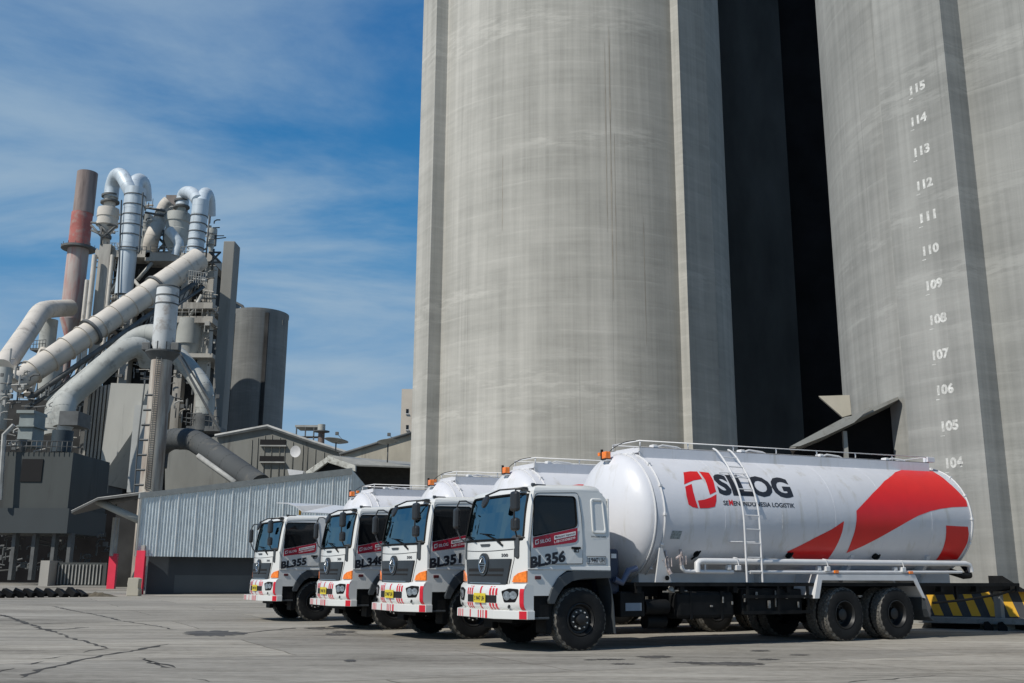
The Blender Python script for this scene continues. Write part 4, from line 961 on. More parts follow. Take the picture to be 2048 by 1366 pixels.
for k, (x, y) in npx.items():
    a, z = face2(x, y); bm, w = text_bm(str(k), 0.05)
    W_ = 0.53; H_ = 0.29
    tk = MB(); q0 = (fc+nrm*0.002+tn*(a-W_/2-.06))+Vector((0, 0, z-.27))-Vector((C2.x, C2.y, 0)); tk.prism([q0, q0+tn*.13, q0+tn*.13+Vector((0, 0, .025)), q0+Vector((0, 0, .025))], nrm*.002); tk.build('level_tick', M_NUM, s2)
    ob = bm_obj(bm, 'level_number', M_NUM, s2, lambda c: (fc+nrm*0.004+tn*(a-W_/2+c.x*W_/w)) + Vector((0, 0, z-H_/2+c.y*H_)) - Vector((C2.x, C2.y, 0)))
# added walls in the silo gap, its deep shade put into their colour
M_RECESS = pm('gap_shade_cladding', (0.055, 0.058, 0.058), 0.9, var=0.3, scale=0.4, streak=True, spec=0.1); M_BLACKHOLE = pm('black_shade_cladding', (0.012, 0.012, 0.013), 0.95, var=0.3, scale=0.4, spec=0.05)  # near-black tones hold shade here, in the canopy and under the hopper building
g = MB(); a, b = W(1440, 600, 66), W(1592, 600, 66); g.box((a.x-6, 66, 0), (b.x, 68, 60)); o = g.build('gap_shade_wall', M_RECESS); tag(o, 'added wall coloured as shade in the gap right beside the big silo', 'wall')
g = MB(); g.box((b.x-3, 69.5, 0), (46, 72, 68)); o = g.build('gap_shade_wall', M_BLACKHOLE); tag(o, 'added wall coloured as the deepest shade in the gap between the two silos', 'wall')

# ------------------------------------------------------------------ loading canopy in the gap
M_CORR = pm('weathered_zinc', (0.30, 0.30, 0.275), 0.6, 0.1, var=0.15, scale=1.5, dirt=(0.17, 0.15, 0.12), dirt_amt=0.2)
M_BEIGE = pm('beige_concrete', (0.42, 0.39, 0.32), 0.85, var=0.15, scale=0.8, dirt=(0.24, 0.22, 0.18), dirt_amt=0.2, streak=True)
root = empty('loading_canopy', W(1700, 1154, 31)); root.location.z = 0; RL = root.location.copy(); tag(root, 'dark sloping canopy roof between the silos above the red swoosh tank', 'canopy')
def rel(p): return Vector(p)-RL
g = MB(); g.prism([rel(W(x, y, 29.5)) for x, y in ((1578, 896), (1690, 838), (1797, 793), (1797, 799), (1700, 846), (1640, 876), (1590, 896))], (1.0, 3.0, 0)); g.build('roof_sheet', M_CORR, root)
g = MB(); g.prism([rel(W(x, y, 29.3)) for x, y in ((1580, 893), (1690, 834), (1702, 832), (1745, 812), (1708, 845), (1650, 872), (1600, 892))], (0.02, 0.15, 0)); g.build('fascia', M_CORR, root)
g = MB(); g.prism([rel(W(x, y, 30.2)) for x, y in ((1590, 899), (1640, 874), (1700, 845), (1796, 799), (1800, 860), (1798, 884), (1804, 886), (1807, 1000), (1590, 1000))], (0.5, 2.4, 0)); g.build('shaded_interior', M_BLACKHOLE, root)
g = MB(); a, b = rel(W(1686, 862, 29.6)), rel(W(1694, 862, 29.6)); g.box((a.x, a.y, 0), (b.x, a.y+0.12, a.z)); g.build('post', M_CORR, root)
g = MB(); g.prism([W(x, y, 31.5) for x, y in ((1637, 792), (1699, 790), (1703, 829), (1685, 834))], (0.15, 0.4, 0)); tag(g.build('deflector_plate', M_BEIGE), 'beige triangular plate sticking out of the dark gap above the canopy', 'plate')

# ------------------------------------------------------------------ hazard-striped platform at the right
root = empty('loading_platform', (13, 25, 0)); tag(root, 'concrete loading platform edge with yellow and black hazard stripes', 'platform'); RL = root.location.copy()
pa = W(1838, 1250, 26.9); pa.z = 0; dirp = Vector((math.sin(R(113)), math.cos(R(113)), 0)); PB = pa
def pl(s, z, back=0.0): return PB + dirp*s + Vector((-dirp.y, dirp.x, 0))*back + Vector((0, 0, z)) - RL
def pbox(m, s0, s1, z0, z1, b0, b1, bev=0): m.prism([pl(s0, z0, b0), pl(s1, z0, b0), pl(s1, z1, b0), pl(s0, z1, b0)], pl(0, 0, b1)-pl(0, 0, b0), bev)
def sx(px):
    d = ray(px, 1225); q = d.x/d.y; return (q*PB.y-PB.x)/(dirp.x-q*dirp.y)
g = MB(); pbox(g, sx(1835), 12, 0.14, 0.30, 0.0, 3.0, 0.02); g.build('platform_slab', pm('grey_slab', (0.24, 0.235, 0.22), 0.85, var=0.15, dirt=(0.12, 0.12, 0.11), dirt_amt=0.3), root)
g = MB(); pbox(g, sx(1860), 12, 0.02, 0.14, 0.5, 3.0); g.build('platform_base', M_DARK, root)  # shade of the gap under the slab put into this block's colour
g = MB(); pbox(g, sx(1845), 12, 0.30, 1.0, 0.22, 3.0); g.build('hazard_wall', pm('faded_black_paint', (0.05, 0.053, 0.058), 0.8, var=0.2), root)
M_HY = pm('hazard_yellow', (0.72, 0.40, 0.03), 0.7, var=0.1)
for k in range(11):
    s0 = sx(1852)+k*0.44; g = MB(); g.prism([pl(s0, 0.98, 0.218), pl(s0+0.20, 0.98, 0.218), pl(s0+0.42, 0.33, 0.218), pl(s0+0.20, 0.33, 0.218)], pl(0, 0, 0.003)-pl(0, 0, 0)); g.build('hazard_stripe', M_HY, root)
g = MB(); g.prism([pl(sx(1984), 0.95, 0.0), pl(sx(1984), 1.34, 0.0), pl(sx(2012), 1.34, 0.0), pl(sx(2052), 1.02, 0.0), pl(12, 1.0, 0.0), pl(12, 0.9, 0.0)], pl(0, 0, 0.21)-pl(0, 0, 0)); g.build('dock_bumper', M_BLACK, root)
for k, px in enumerate((1964, 1992)):
    g = MB(); a = sx(px); g.prism([pl(a, 0.0, -.25), pl(a+.22, 0.0, -.25), pl(a+.22, 0.10, -.25), pl(a+.12, 0.22, -.25), pl(a+.02, 0.2, -.25)], pl(0, 0, 0.22)-pl(0, 0, 0), 0.01)
    o = g.build('wheel_chock', M_BLACK); o.location = RL; tag(o, ['black rubber chock on the ground under the platform edge, left one', 'black rubber chock on the ground under the platform edge, right one'][k], 'wheel chock', 'chocks by the hazard platform')
# ------------------------------------------------------------------ cement plant behind, on the left
M_CONC = pm('plant_concrete', (0.38, 0.365, 0.33), 0.9, var=0.2, scale=0.25, dirt=(0.15, 0.14, 0.125), dirt_amt=0.35, streak=True)
M_CONCD = pm('plant_concrete_dark', (0.11, 0.112, 0.11), 0.9, var=0.25, scale=0.25, dirt=(0.055, 0.055, 0.055), dirt_amt=0.35, streak=True)
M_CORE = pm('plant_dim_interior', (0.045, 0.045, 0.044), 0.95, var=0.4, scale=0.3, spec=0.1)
M_ALU = pm('silver_duct_sheet', (0.50, 0.56, 0.60), 0.5, 0.12, var=0.12, scale=0.5, dirt=(0.26, 0.28, 0.28), dirt_amt=0.15, streak=True)
M_DUCT = pm('dusty_duct', (0.55, 0.51, 0.45), 0.75, var=0.12, scale=0.4, dirt=(0.20, 0.18, 0.155), dirt_amt=0.2)
M_DUCTG = pm('grey_duct', (0.37, 0.38, 0.355), 0.7, var=0.15, scale=0.4, dirt=(0.15, 0.15, 0.14), dirt_amt=0.25)
M_DUCTD = pm('shaded_dusty_duct', (0.055, 0.06, 0.062), 0.85, var=0.2, scale=0.4, dirt=(0.12, 0.115, 0.10), dirt_amt=0.2)  # dark base holds the duct's shade; the paler layer is dust
M_STK = pm('stained_white_stack', (0.50, 0.47, 0.41), 0.75, var=0.2, scale=0.45, dirt=(0.20, 0.15, 0.12), dirt_amt=0.62, streak=True)
M_STEEL = pm('plant_steelwork', (0.10, 0.105, 0.105), 0.7, var=0.3, scale=1)
M_STEELL = pm('pale_steelwork', (0.34, 0.34, 0.32), 0.6, var=0.25, scale=1)
M_CLAD = pm('shade_grey_cladding', (0.055, 0.063, 0.062), 0.75, var=0.15, scale=0.3, dirt=(0.028, 0.03, 0.03), dirt_amt=0.3, streak=True)  # dark base colour carries the shade lying on the hopper building
M_RUSTR = pm('faded_red_chimney', (0.40, 0.13, 0.11), 0.85, var=0.2, scale=0.4, dirt=(0.34, 0.27, 0.24), dirt_amt=0.45)
M_CHG = pm('sooty_chimney', (0.25, 0.20, 0.18), 0.9, var=0.2, scale=0.3, dirt=(0.10, 0.075, 0.07), dirt_amt=0.4, streak=True)
M_PINK = pm('weathered_chimney', (0.42, 0.36, 0.33), 0.9, var=0.15, scale=0.4, dirt=(0.40, 0.12, 0.10), dirt_amt=0.5, streak=True)

class Thing:
    "a group of parts built in world coordinates round an Empty"
    def __init__(s, name, px, D, label, cat, group=None):
        p = W(px, 1150, D); s.o = empty(name, (p.x, p.y, 0)); s.loc = Vector((p.x, p.y, 0)); tag(s.o, label, cat, group)
    def part(s, m, name, mat, parent=None, sa=None):
        for v in m.bm.verts: v.co -= s.loc
        return m.build(name, mat, parent or s.o, sa)
def wbox(m, x0, x1, y0, y1, D, dep=2.0, yref=None, bev=0.0):
    "upright box whose front spans the given photo pixels at depth D"
    yr = (y0+y1)/2 if yref is None else yref
    a, b = W(x0, yr, D), W(x1, yr, D); zt, zb = W((x0+x1)/2, y0, D).z, W((x0+x1)/2, y1, D).z
    m.box((a.x, D, max(0, zb)), (b.x, D+dep, zt), bev=bev); return m
def vcyl(m, px, y0, y1, r, D, r2=None, n=28, yref=None):
    c = W(px, (y0+y1)/2 if yref is None else yref, D); s = pxm(px, (y0+y1)/2, D)
    zt, zb = W(px, y0, D).z, W(px, y1, D).z
    m.cyl((c.x, D, max(0, zb)), (c.x, D, zt), (r2 if r2 is not None else r)*s, r*s, n=n); return m
def wtube(m, pts, r, n=18, smooth=5):
    "duct through photo pixels (x, y, depth)"
    P = [W(*p) for p in pts]; rr = r*pxm(*pts[0])
    P = smoothcurve(P, smooth, closed=False) if smooth > 1 else P
    m.tube(P, rr, n); return m
def wring(m, a, b, t, r, w_=3, D=None):
    "flange ring on a straight duct between pixel points a and b at fraction t"
    A, B = W(*a), W(*b); c = A+(B-A)*t; d = (B-A).normalized(); s = pxm(*a); m.cyl(c-d*w_*s, c+d*w_*s, r*s, n=20); return m
def rail(m, x0, y0, x1, y1, D, h=1.1, n=6, D1=None):
    a, b = W(x0, y0, D), W(x1, y1, D1 or D); r = 0.05
    for k in range(n+1): p = a+(b-a)*k/n; m.tube([p, p+Vector((0, 0, h))], r, 4)
    for q in (0.55, 1.0): m.tube([a+Vector((0, 0, h*q)), b+Vector((0, 0, h*q))], r, 4)
def clutter(m, x0, x1, y0, y1, D, n, seed, dep=3.0, size=5):
    rr = random.Random(seed)
    for i in range(n):
        x, y = rr.uniform(x0, x1), rr.uniform(y0, y1); d = D+rr.uniform(0, dep); m.mi = rr.choice((0, 0, 1, 2)); k = rr.random(); s = pxm(x, y, d)
        if k < 0.3: a = W(x, y, d); m.tube([a, a+Vector((0, 0, rr.uniform(6, 26)*s))], rr.uniform(.6, 2.2)*s, 6)
        elif k < 0.6: a = W(x, y, d); L_ = rr.uniform(8, 34)*s; m.tube([a, a+Vector((L_, rr.uniform(-.3, .3)*L_, rr.uniform(-.25, .35)*L_))], rr.uniform(.5, 1.8)*s, 6)
        elif k < 0.8: a = W(x, y, d); w_, h_ = rr.uniform(2, size*2)*s, rr.uniform(2, size*2)*s; m.box(a, a+Vector((w_, w_*.7, h_)))
        else:
            a = W(x, y, d); q = rr.uniform(3, 8)*s; m.tube([a, a+Vector((0, 0, q)), a+Vector((q, 0, q*1.6)), a+Vector((q*2.4, 0, q*1.6))], rr.uniform(.8, 2.4)*s, 7)
MC = [M_STEEL, M_STEELL, M_CONC]

# chimney with red bands
t = Thing('chimney', 148, 152, 'tall sooty chimney with faded red bands, leftmost on the plant skyline', 'chimney')
x_at = lambda y: 173-(y-345)*0.112
m = MB(); vcyl(m, 171, 346, 428, 19.5, 152, yref=346+40); t.part(m, 'stack_top', M_CHG)
c0 = W(160, 430, 152)
def chim(m, y0, y1, r): zt, zb = W(160, y0, 152).z, W(150, y1, 152).z; m.cyl((c0.x+0.35, 152, max(0, zb)), (c0.x+0.35, 152, zt), r*0.0795, n=28)
m = MB(); chim(m, 427, 492, 20.2); t.part(m, 'red_band', M_RUSTR)
m = MB(); chim(m, 491, 640, 20.0); t.part(m, 'stack_shaft', M_PINK)
m = MB(); zt, zb = W(150, 640, 152).z, W(150, 672, 152).z; m.cyl((c0.x+0.35, 152, zb), (c0.x+0.35, 152, zt), 0.7, 1.58, n=28); m.cyl((c0.x+0.35, 152, 0), (c0.x+0.35, 152, zb), 0.7, n=16); t.part(m, 'stack_cone', M_PINK)
m = MB(); zt = W(155, 495, 152).z; m.cyl((c0.x+0.35, 152, zt-0.35), (c0.x+0.35, 152, zt), 2.6, n=28)
for k in range(4): m.tube([(c0.x+0.35+2.4, 152, zt-0.5-k), (c0.x+5.5, 152, zt-0.4-k*0.8)], 0.09, 4)
for k in range(14): a = 2*PI*k/14; m.tube([(c0.x+0.35+2.55*math.cos(a), 152+2.55*math.sin(a), zt), (c0.x+0.35+2.55*math.cos(a), 152+2.55*math.sin(a), zt+0.35)], 0.05, 4)
t.part(m, 'gallery', M_STEEL)

# preheater tower
t = Thing('preheater_tower', 300, 142, 'huge concrete preheater tower frame with dark open floors under the silver ducts', 'tower')
D = 142
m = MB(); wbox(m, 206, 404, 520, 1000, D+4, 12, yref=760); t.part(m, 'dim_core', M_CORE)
for (x0, x1, y0, dd) in ((188, 211, 488, 0), (250, 268, 600, 1), (404, 424, 530, 2), (360, 376, 560, 2)):
    m = MB(); a, b = W(x0, 600, D+dd), W(x1, 600, D+dd); m.box((a.x, D+dd, 0), (b.x, D+dd+1.8, W(x0, y0, D+dd).z)); t.part(m, 'column', M_CONC)
m = MB(); a, b = W(434, 660, D-3), W(457, 660, D-3); m.box((a.x, D-3, 0), (b.x, D, W(455, 482, D-3).z), bev=0.1); t.part(m, 'lift_shaft', pm('lift_shaft_concrete', (0.215, 0.21, 0.19), 0.9, var=0.15, scale=0.25, dirt=(0.14, 0.135, 0.12), dirt_amt=0.3, streak=True))
for (x0, x1, y0, y1) in ((190, 300, 500, 514), (290, 425, 505, 522), (192, 425, 604, 616), (300, 425, 632, 645), (192, 425, 706, 714)):
    m = MB(); wbox(m, x0, x1, y0, y1, D+0.6, 9); t.part(m, 'floor_slab', M_CONC)
m = MB()
for (a, b) in (((275, 560), (305, 525)), ((300, 600), (268, 560)), ((330, 600), (360, 560)), ((268, 700), (300, 650)), ((376, 640), (404, 590)), ((212, 600), (250, 540))): m.tube([W(a[0], a[1], D+1), W(b[0], b[1], D+1)], 0.28, 6)
for (x0, y0, x1, y1) in ((212, 500, 250, 500), (300, 506, 404, 508), (212, 604, 250, 604), (310, 632, 404, 632), (376, 575, 412, 578), (376, 560, 412, 563)): rail(m, x0, y0, x1, y1, D+0.5, n=7)
t.part(m, 'bracing', M_STEELL)
m = MB(); vcyl(m, 378, 640, 690, 24, D+2); vcyl(m, 376, 690, 735, 22, D+2, r2=12); t.part(m, 'lower_cyclone', M_DUCTG)
m = MB(); clutter(m, 208, 245, 515, 600, D+1, 34, 3); clutter(m, 275, 405, 520, 640, D+1, 70, 4); clutter(m, 340, 405, 650, 790, D+1, 40, 5); clutter(m, 405, 436, 490, 700, D, 34, 8); clutter(m, 195, 262, 630, 760, D, 60, 9); clutter(m, 185, 240, 440, 505, D+4, 22, 10, 3, 3); clutter(m, 286, 345, 415, 505, D+3, 40, 11, 3, 3); clutter(m, 405, 432, 430, 505, D+3, 14, 12, 3, 3); clutter(m, 262, 300, 700, 765, 121, 22, 13, 3, 3)
tag(t.part(m, 'pipework', MC), kind='stuff')
for (x, w_) in ((214, 4), (178, 5), (168, 4)):
    m = MB(); a = W(x, 620, D-1); m.cyl((a.x, D-1, 0), (a.x, D-1, W(x, 510 if x > 170 else 560, D-1).z), w_*0.072, n=10); t.part(m, 'downpipe', M_DUCT)

# ducts and cyclones on the tower top
def cyc(px, y0, y1, y2, r, D, label, mat, neck=None):
    t = Thing('cyclone', px, D, label, 'cyclone', 'cyclones on the preheater tower')
    m = MB(); s = pxm(px, y0, D); c = W(px, (y0+y1)/2, D); zt, zm, zb = W(px, y0, D).z, W(px, y1, D).z, W(px, y2, D).z; rr = r*s
    m.lathe([(zt, 0), (zt, rr*0.96), (zt-0.4, rr), (zt-1.4, rr), (zt-1.5, rr*0.93), (zt-2.6, rr*0.93), (zt-2.7, rr), (zm, rr), (zb, rr*0.42), (zb-3.5, rr*0.42), (zb-3.5, 0)], (c.x, D, 0), (0, 0, 1), 28); t.part(m, 'drum', mat, sa=30)
    if neck: m = MB(); vcyl(m, px+neck[0], neck[1], y0, neck[2], D); t.part(m, 'outlet_neck', mat); m = MB(); wring(m, (px+neck[0], neck[1]+4, D), (px+neck[0], y0, D), 0.1, neck[2]+5, 2); wring(m, (px+neck[0], neck[1]+4, D), (px+neck[0], y0, D), 0.55, neck[2]+7, 1.5); t.part(m, 'flange', M_STEEL)
    return t
cyc(216, 418, 446, 468, 21, 143, 'pale cyclone drum beside the red-banded chimney, left of the other cyclones', M_DUCT, (4, 385, 11))
cyc(355, 428, 480, 512, 24, 145, 'grey cyclone in the middle of the tower top, below the smaller bend', M_DUCTG, (8, 395, 9))
cyc(291, 432, 470, 500, 14, 150, 'grey cyclone half hidden behind the large silver duct', M_DUCTG)
cyc(424, 458, 478, 500, 10, 150, 'small grey cyclone peeping out right of the second silver duct', M_DUCTG)
def duct(name, pts, r, mat, label, group=None, rings=(), n=20, sm=6):
    t = Thing(name, pts[0][0], pts[0][2], label, 'duct', group); m = MB(); wtube(m, pts, r, n, sm); t.part(m, 'duct_shell', mat)
    P = smoothcurve([W(*p) for p in pts], 2, closed=False); rr = r*pxm(*pts[0])
    for k in range(1, len(P)-1):
        d = (P[k+1]-P[k-1]).normalized(); m = MB(); m.cyl(P[k]-d*.04, P[k]+d*.04, rr*1.012, n=n); t.part(m, 'seam_hoop', mat)
    for (a, b, q) in rings: m = MB(); wring(m, a, b, q, r+1.2, 0.9); t.part(m, 'flange', M_STEEL)
    return t
t = duct('gas_duct', [(222, 396, 143), (225, 372, 143), (233, 352, 142), (244, 352, 141), (256, 372, 140), (266, 392, 140)], 14, M_ALU, 'pale bent duct arching from the left cyclone into the large silver riser')
t = duct('gas_duct', [(288, 402, 144), (286, 372, 143), (279, 362, 142), (270, 370, 141), (268, 395, 140)], 15, M_ALU, 'short silver elbow on the right shoulder of the large silver riser')
t = duct('silver_riser', [(272, 378, 139.5), (267, 420, 139.5), (262, 470, 139.5), (258, 503, 139.5)], 20, M_ALU, 'large ribbed silver riser duct at the left of the tower top', rings=[((272, 378, 139.5), (258, 503, 139.5), q) for q in (0.12, 0.28, 0.44, 0.6, 0.76, 0.97)], sm=3)
m = MB(); wtube(m, [(257, 503, 139.5), (252, 545, 139.5), (247, 590, 139.5)], 17, sm_ := 20, 3); t.part(m, 'lower_pipe', M_ALU)
m = MB(); wtube(m, [(247, 592, 139.5), (243, 640, 139.5)], 11, 16, 2); t.part(m, 'thin_pipe', M_ALU)
m = MB(); wring(m, (257, 503, 139.5), (247, 592, 139.5), 0.97, 14, 2); rail(m, 236, 508, 292, 508, 138.8, n=6); m.tube([W(286, 385, 138), W(278, 505, 138)], .12, 4); m.tube([W(243, 400, 138), W(236, 600, 138)], .12, 4); t.part(m, 'access_steel', M_STEEL)
t = duct('gas_duct', [(364, 412, 145), (367, 392, 145), (374, 385, 144), (386, 388, 142), (396, 402, 140)], 12.5, M_ALU, 'pale bent duct arching from the middle cyclone into the second silver riser')
t = duct('gas_duct', [(418, 432, 144), (417, 402, 143), (412, 388, 142), (406, 396, 141), (403, 408, 140)], 13, M_ALU, 'short silver elbow on the right shoulder of the second silver riser')
t = duct('silver_riser', [(402, 402, 139), (399, 430, 139), (394, 470, 139), (390, 508, 139)], 16, M_ALU, 'second ribbed silver riser duct, above the top end of the long inclined duct', rings=[((402, 402, 139), (390, 508, 139), q) for q in (0.3, 0.45, 0.6, 0.75, 0.9)], sm=3)
m = MB(); rail(m, 360, 510, 412, 513, 138, n=6); m.tube([W(419, 430, 138), W(412, 515, 138)], .12, 4); t.part(m, 'access_steel', M_STEEL)
t = duct('gas_duct', [(340, 404, 147), (330, 415, 147), (318, 445, 147), (304, 476, 145), (300, 500, 146)], 14.5, M_DUCT, 'dusty leaning duct between the two silver risers')
t = duct('gas_duct', [(338, 460, 143), (350, 475, 143), (358, 490, 143), (352, 512, 143)], 10, M_ALU, 'small silver dog-leg duct in front of the middle cyclone')
t = Thing('hoist_frame', 325, 146, 'dark steel truss frame seen between the two silver risers', 'steel frame'); m = MB()
for (a, b) in (((312, 470), (345, 470)), ((312, 505), (345, 505)), ((312, 470), (312, 508)), ((345, 470), (345, 508)), ((312, 470), (345, 505)), ((345, 470), (312, 505)), ((328, 460), (328, 508)), ((290, 425), (330, 432)), ((290, 415), (330, 422))): m.tube([W(a[0], a[1], 146), W(b[0], b[1], 146)], 0.2, 5)
t.part(m, 'truss', M_STEEL)
t = Thing('side_truss', 190, 143, 'small steel bracket truss between the chimney and the pale cyclone', 'steel frame'); m = MB()
for (a, b) in (((182, 445), (232, 452)), ((182, 450), (205, 475)), ((205, 475), (232, 452)), ((200, 448), (222, 475)), ((182, 460), (222, 478)), ((203, 448), (203, 490))): m.tube([W(a[0], a[1], 142), W(b[0], b[1], 142)], 0.18, 5)
t.part(m, 'truss', M_STEEL)
t = Thing('roof_truss', 425, 143, 'small dark truss linking the tower top to the lift shaft', 'steel frame'); m = MB()
for (a, b) in (((418, 505), (442, 505)), ((418, 525), (442, 525)), ((420, 505), (440, 525)), ((440, 505), (420, 525)), ((428, 498), (424, 540))): m.tube([W(a[0], a[1], 141), W(b[0], b[1], 141)], 0.16, 5)
t.part(m, 'truss', M_STEEL)

t = Thing('rust_box', 348, 146, 'weathered grey-brown box behind the second bend on the tower top', 'duct box')
m = MB(); wbox(m, 331, 364, 390, 424, 149, 3); t.part(m, 'box_shell', pm('brown_grey_sheet', (0.20, 0.17, 0.15), 0.85, var=0.2, scale=0.5))
# long inclined duct and its walkway
A, B = (398, 518, 136), (28, 768, 118)
t = Thing('inclined_duct', 210, 127, 'long dusty inclined duct running down from the tower to the lower left', 'duct')
m = MB(); m.tube([W(*A), W(*B)], [23*pxm(*A), 23*pxm(*B)], 28); t.part(m, 'duct_shell', M_DUCT)
for k in range(1, 12): m = MB(); wring(m, A, B, k/12, 23.3, .4); t.part(m, 'seam_hoop', M_DUCT)
for q in (0.265, 0.625): m = MB(); wring(m, A, B, q, 26, 2.4); t.part(m, 'flange', M_STEEL)
m = MB(); P, Q = W(A[0]+12, A[1]+34, A[2]), W(B[0]+30, B[1]+30, B[2]); m.tube([P, Q], 0.35, 6); P2, Q2 = P+Vector((0, 0, -1.6)), Q+Vector((0, 0, -1.2)); m.tube([P2, Q2], 0.22, 5)
for k in range(26): p = P+(Q-P)*k/26; q = P2+(Q2-P2)*(k+1)/26; m.tube([p, q], 0.1, 4)
t.part(m, 'cable_walkway', M_STEEL)
m = MB(); m.tube([W(412, 560, 133), W(372, 556, 134), W(330, 590, 132)], 0.2, 5); rail(m, 368, 562, 410, 568, 133, 1.6, 9); t.part(m, 'end_platform', M_STEELL)

t = duct('elbow_duct', [(140, 616, 146), (118, 617, 143), (96, 619, 138), (80, 626, 134), (60, 656, 130), (34, 694, 124), (4, 738, 118)], 17, M_DUCT, 'dusty elbow duct at the far left, dropping from the chimney', rings=[((60, 656, 130), (4, 738, 118), 0.58)])
m = MB(); vcyl(m, 3, 736, 860, 15, 116); t.part(m, 'down_leg', M_DUCTG)
t = Thing('hopper_duct', 88, 140, 'grey hopper-shaped duct hanging under the far left elbow', 'duct'); m = MB(); vcyl(m, 96, 640, 700, 16, 140); vcyl(m, 92, 700, 722, 16, 140, r2=5); t.part(m, 'hopper', M_DUCTG)
m = MB(); wtube(m, [(88, 700, 138), (72, 735, 136), (56, 790, 134)], 9, 12, 3); t.part(m, 'outlet', M_DUCT)
m = MB(); rail(m, 60, 698, 90, 696, 138, 1.2, 5); wbox(m, 60, 92, 696, 700, 138, 2); t.part(m, 'access_platform', M_STEEL)
t = Thing('hopper_duct', 95, 134, 'pale conical hopper below the long inclined duct', 'duct'); m = MB(); vcyl(m, 100, 720, 790, 22, 136); vcyl(m, 92, 790, 850, 22, 136, r2=8); t.part(m, 'hopper', M_DUCTG)

# pair of lower ducts meeting at the white stack
t = duct('curved_duct', [(336, 672, 121), (300, 668, 122), (268, 680, 122), (225, 716, 120), (170, 762, 118), (122, 806, 116), (112, 826, 115), (112, 868, 115)], 20, M_DUCTG, 'rear one of two grey ducts curving down left from the white stack')
t = duct('curved_duct', [(300, 728, 116), (292, 704, 115), (268, 695, 114), (234, 712, 113), (180, 760, 112), (138, 796, 111), (128, 818, 110), (130, 850, 110)], 21, M_DUCTG, 'front one of two grey ducts curving down left, ending in dark flange box')
m = MB(); wbox(m, 118, 156, 822, 850, 108.5, 3.4); t.part(m, 'flange_box', M_STEEL); m = MB(); vcyl(m, 130, 850, 870, 18, 110, r2=6); t.part(m, 'cone', M_ALU)
t = duct('curved_duct', [(338, 700, 126), (356, 712, 125), (385, 745, 124), (405, 775, 123), (410, 800, 123), (408, 830, 123)], 18, M_DUCTG, 'grey duct dropping to the right behind the white stack')
m = MB(); vcyl(m, 405, 828, 862, 19, 123); t.part(m, 'collar', M_STEEL)
m = MB(); m.tube([W(345, 690, 120), W(440, 862, 120)], 0.16, 5); m.tube([W(350, 690, 121), W(418, 800, 121)], 0.12, 5); rail(m, 372, 850, 436, 858, 122, 1.5, 7); wbox(m, 372, 438, 852, 862, 122, 3); clutter(m, 345, 432, 790, 850, 122, 34, 21, 3, 4); t.part(m, 'access_steel', MC)

# white stack
t = Thing('white_stack', 325, 88, 'stained white stack with a dark collar platform, in front of the tower', 'stack')
m = MB(); c = W(331, 640, 88); s = pxm(331, 640, 88); z = lambda y: W(320, y, 88).z
m.lathe([(z(706), 18*s), (z(690), 22*s), (z(600), 22*s), (z(574), 21.5*s), (z(574), 19.5*s), (z(580), 0)], (c.x, 88, 0), (0, 0, 1), 32); t.part(m, 'stack_head', pm('white_stack_head', (0.58, 0.60, 0.60), 0.6, var=0.15, scale=0.5, dirt=(0.26, 0.21, 0.17), dirt_amt=0.38), sa=30)
for y in (577, 595, 611): m = MB(); m.cyl((c.x, 88, z(y)), (c.x, 88, z(y)+0.12), 22.8*s, n=28); t.part(m, 'hoop', M_STEEL)
m = MB(); m.cyl((c.x, 88, 0), (c.x, 88, z(706)), 22*s, 20*s, n=32); t.part(m, 'shaft', M_STK)
m = MB(); m.lathe([(z(722), 20*s), (z(707), 33*s), (z(704), 33*s), (z(704), 20*s)], (c.x, 88, 0), (0, 0, 1), 28)
for k in range(12): a = 2*PI*k/12; q = Vector((c.x+32*s*math.cos(a), 88+32*s*math.sin(a), z(704))); m.tube([q, q+Vector((0, 0, .7))], .06, 4)
for dx in (-29, 29): m.box((c.x+dx*s-.35, 87.2, z(704)), (c.x+dx*s+.35, 88, z(688)), bev=.08)
t.part(m, 'collar_platform', M_STEEL)
m = MB(); x0 = c.x+2*s
for dx in (-.22, .22): m.tube([(x0+dx, 88-22.5*s, z(980)), (x0+dx, 88-22.5*s, z(712))], .035, 4)
for k in range(60): zz = z(980)+(z(712)-z(980))*k/60; m.tube([(x0-.22, 88-22.5*s, zz), (x0+.22, 88-22.5*s, zz)], .03, 4)
t.part(m, 'ladder', M_STEEL)
m = MB(); wtube(m, [(268, 985, 86), (276, 880, 86), (290, 760, 86)], 1.6, 5, 1)
for k in range(7): y = 790+k*30; m.tube([W(270+ (960-y)*0.12, y, 86), W(288+(960-y)*0.10, y, 86)], .1, 4)
t.part(m, 'bracket_ladder', M_STEEL)

# filter house
t = Thing('filter_house', 240, 118, 'pale grey filter house box with ribbed side, left of the white stack', 'building')
m = MB(); m.prism([W(x, y, 118) for x, y in ((222, 766), (300, 768), (262, 868), (196, 966), (204, 900))], (0, 9, 0)); t.part(m, 'housing', pm('filter_sheet', (0.42, 0.42, 0.39), 0.8, var=0.1, scale=0.3, dirt=(0.2, 0.2, 0.185), dirt_amt=0.25, streak=True))  # outline follows the lit part; the diagonal shadow is cut into the shape
m = MB(); wbox(m, 262, 292, 810, 985, 117.2, 0.8, yref=890); t.part(m, 'side_panel', pm('filter_panel', (0.42, 0.43, 0.415), 0.75, var=0.1, scale=0.4))
for k in range(7): m = MB(); wbox(m, 168+k*7.5, 172.5+k*7.5, 774+k*-1, 985, 119, 1.2, yref=880); t.part(m, 'rib', M_CONC)
m = MB(); wbox(m, 160, 216, 780, 1000, 120.3, 6, yref=880); t.part(m, 'ribbed_wall', M_CONCD)

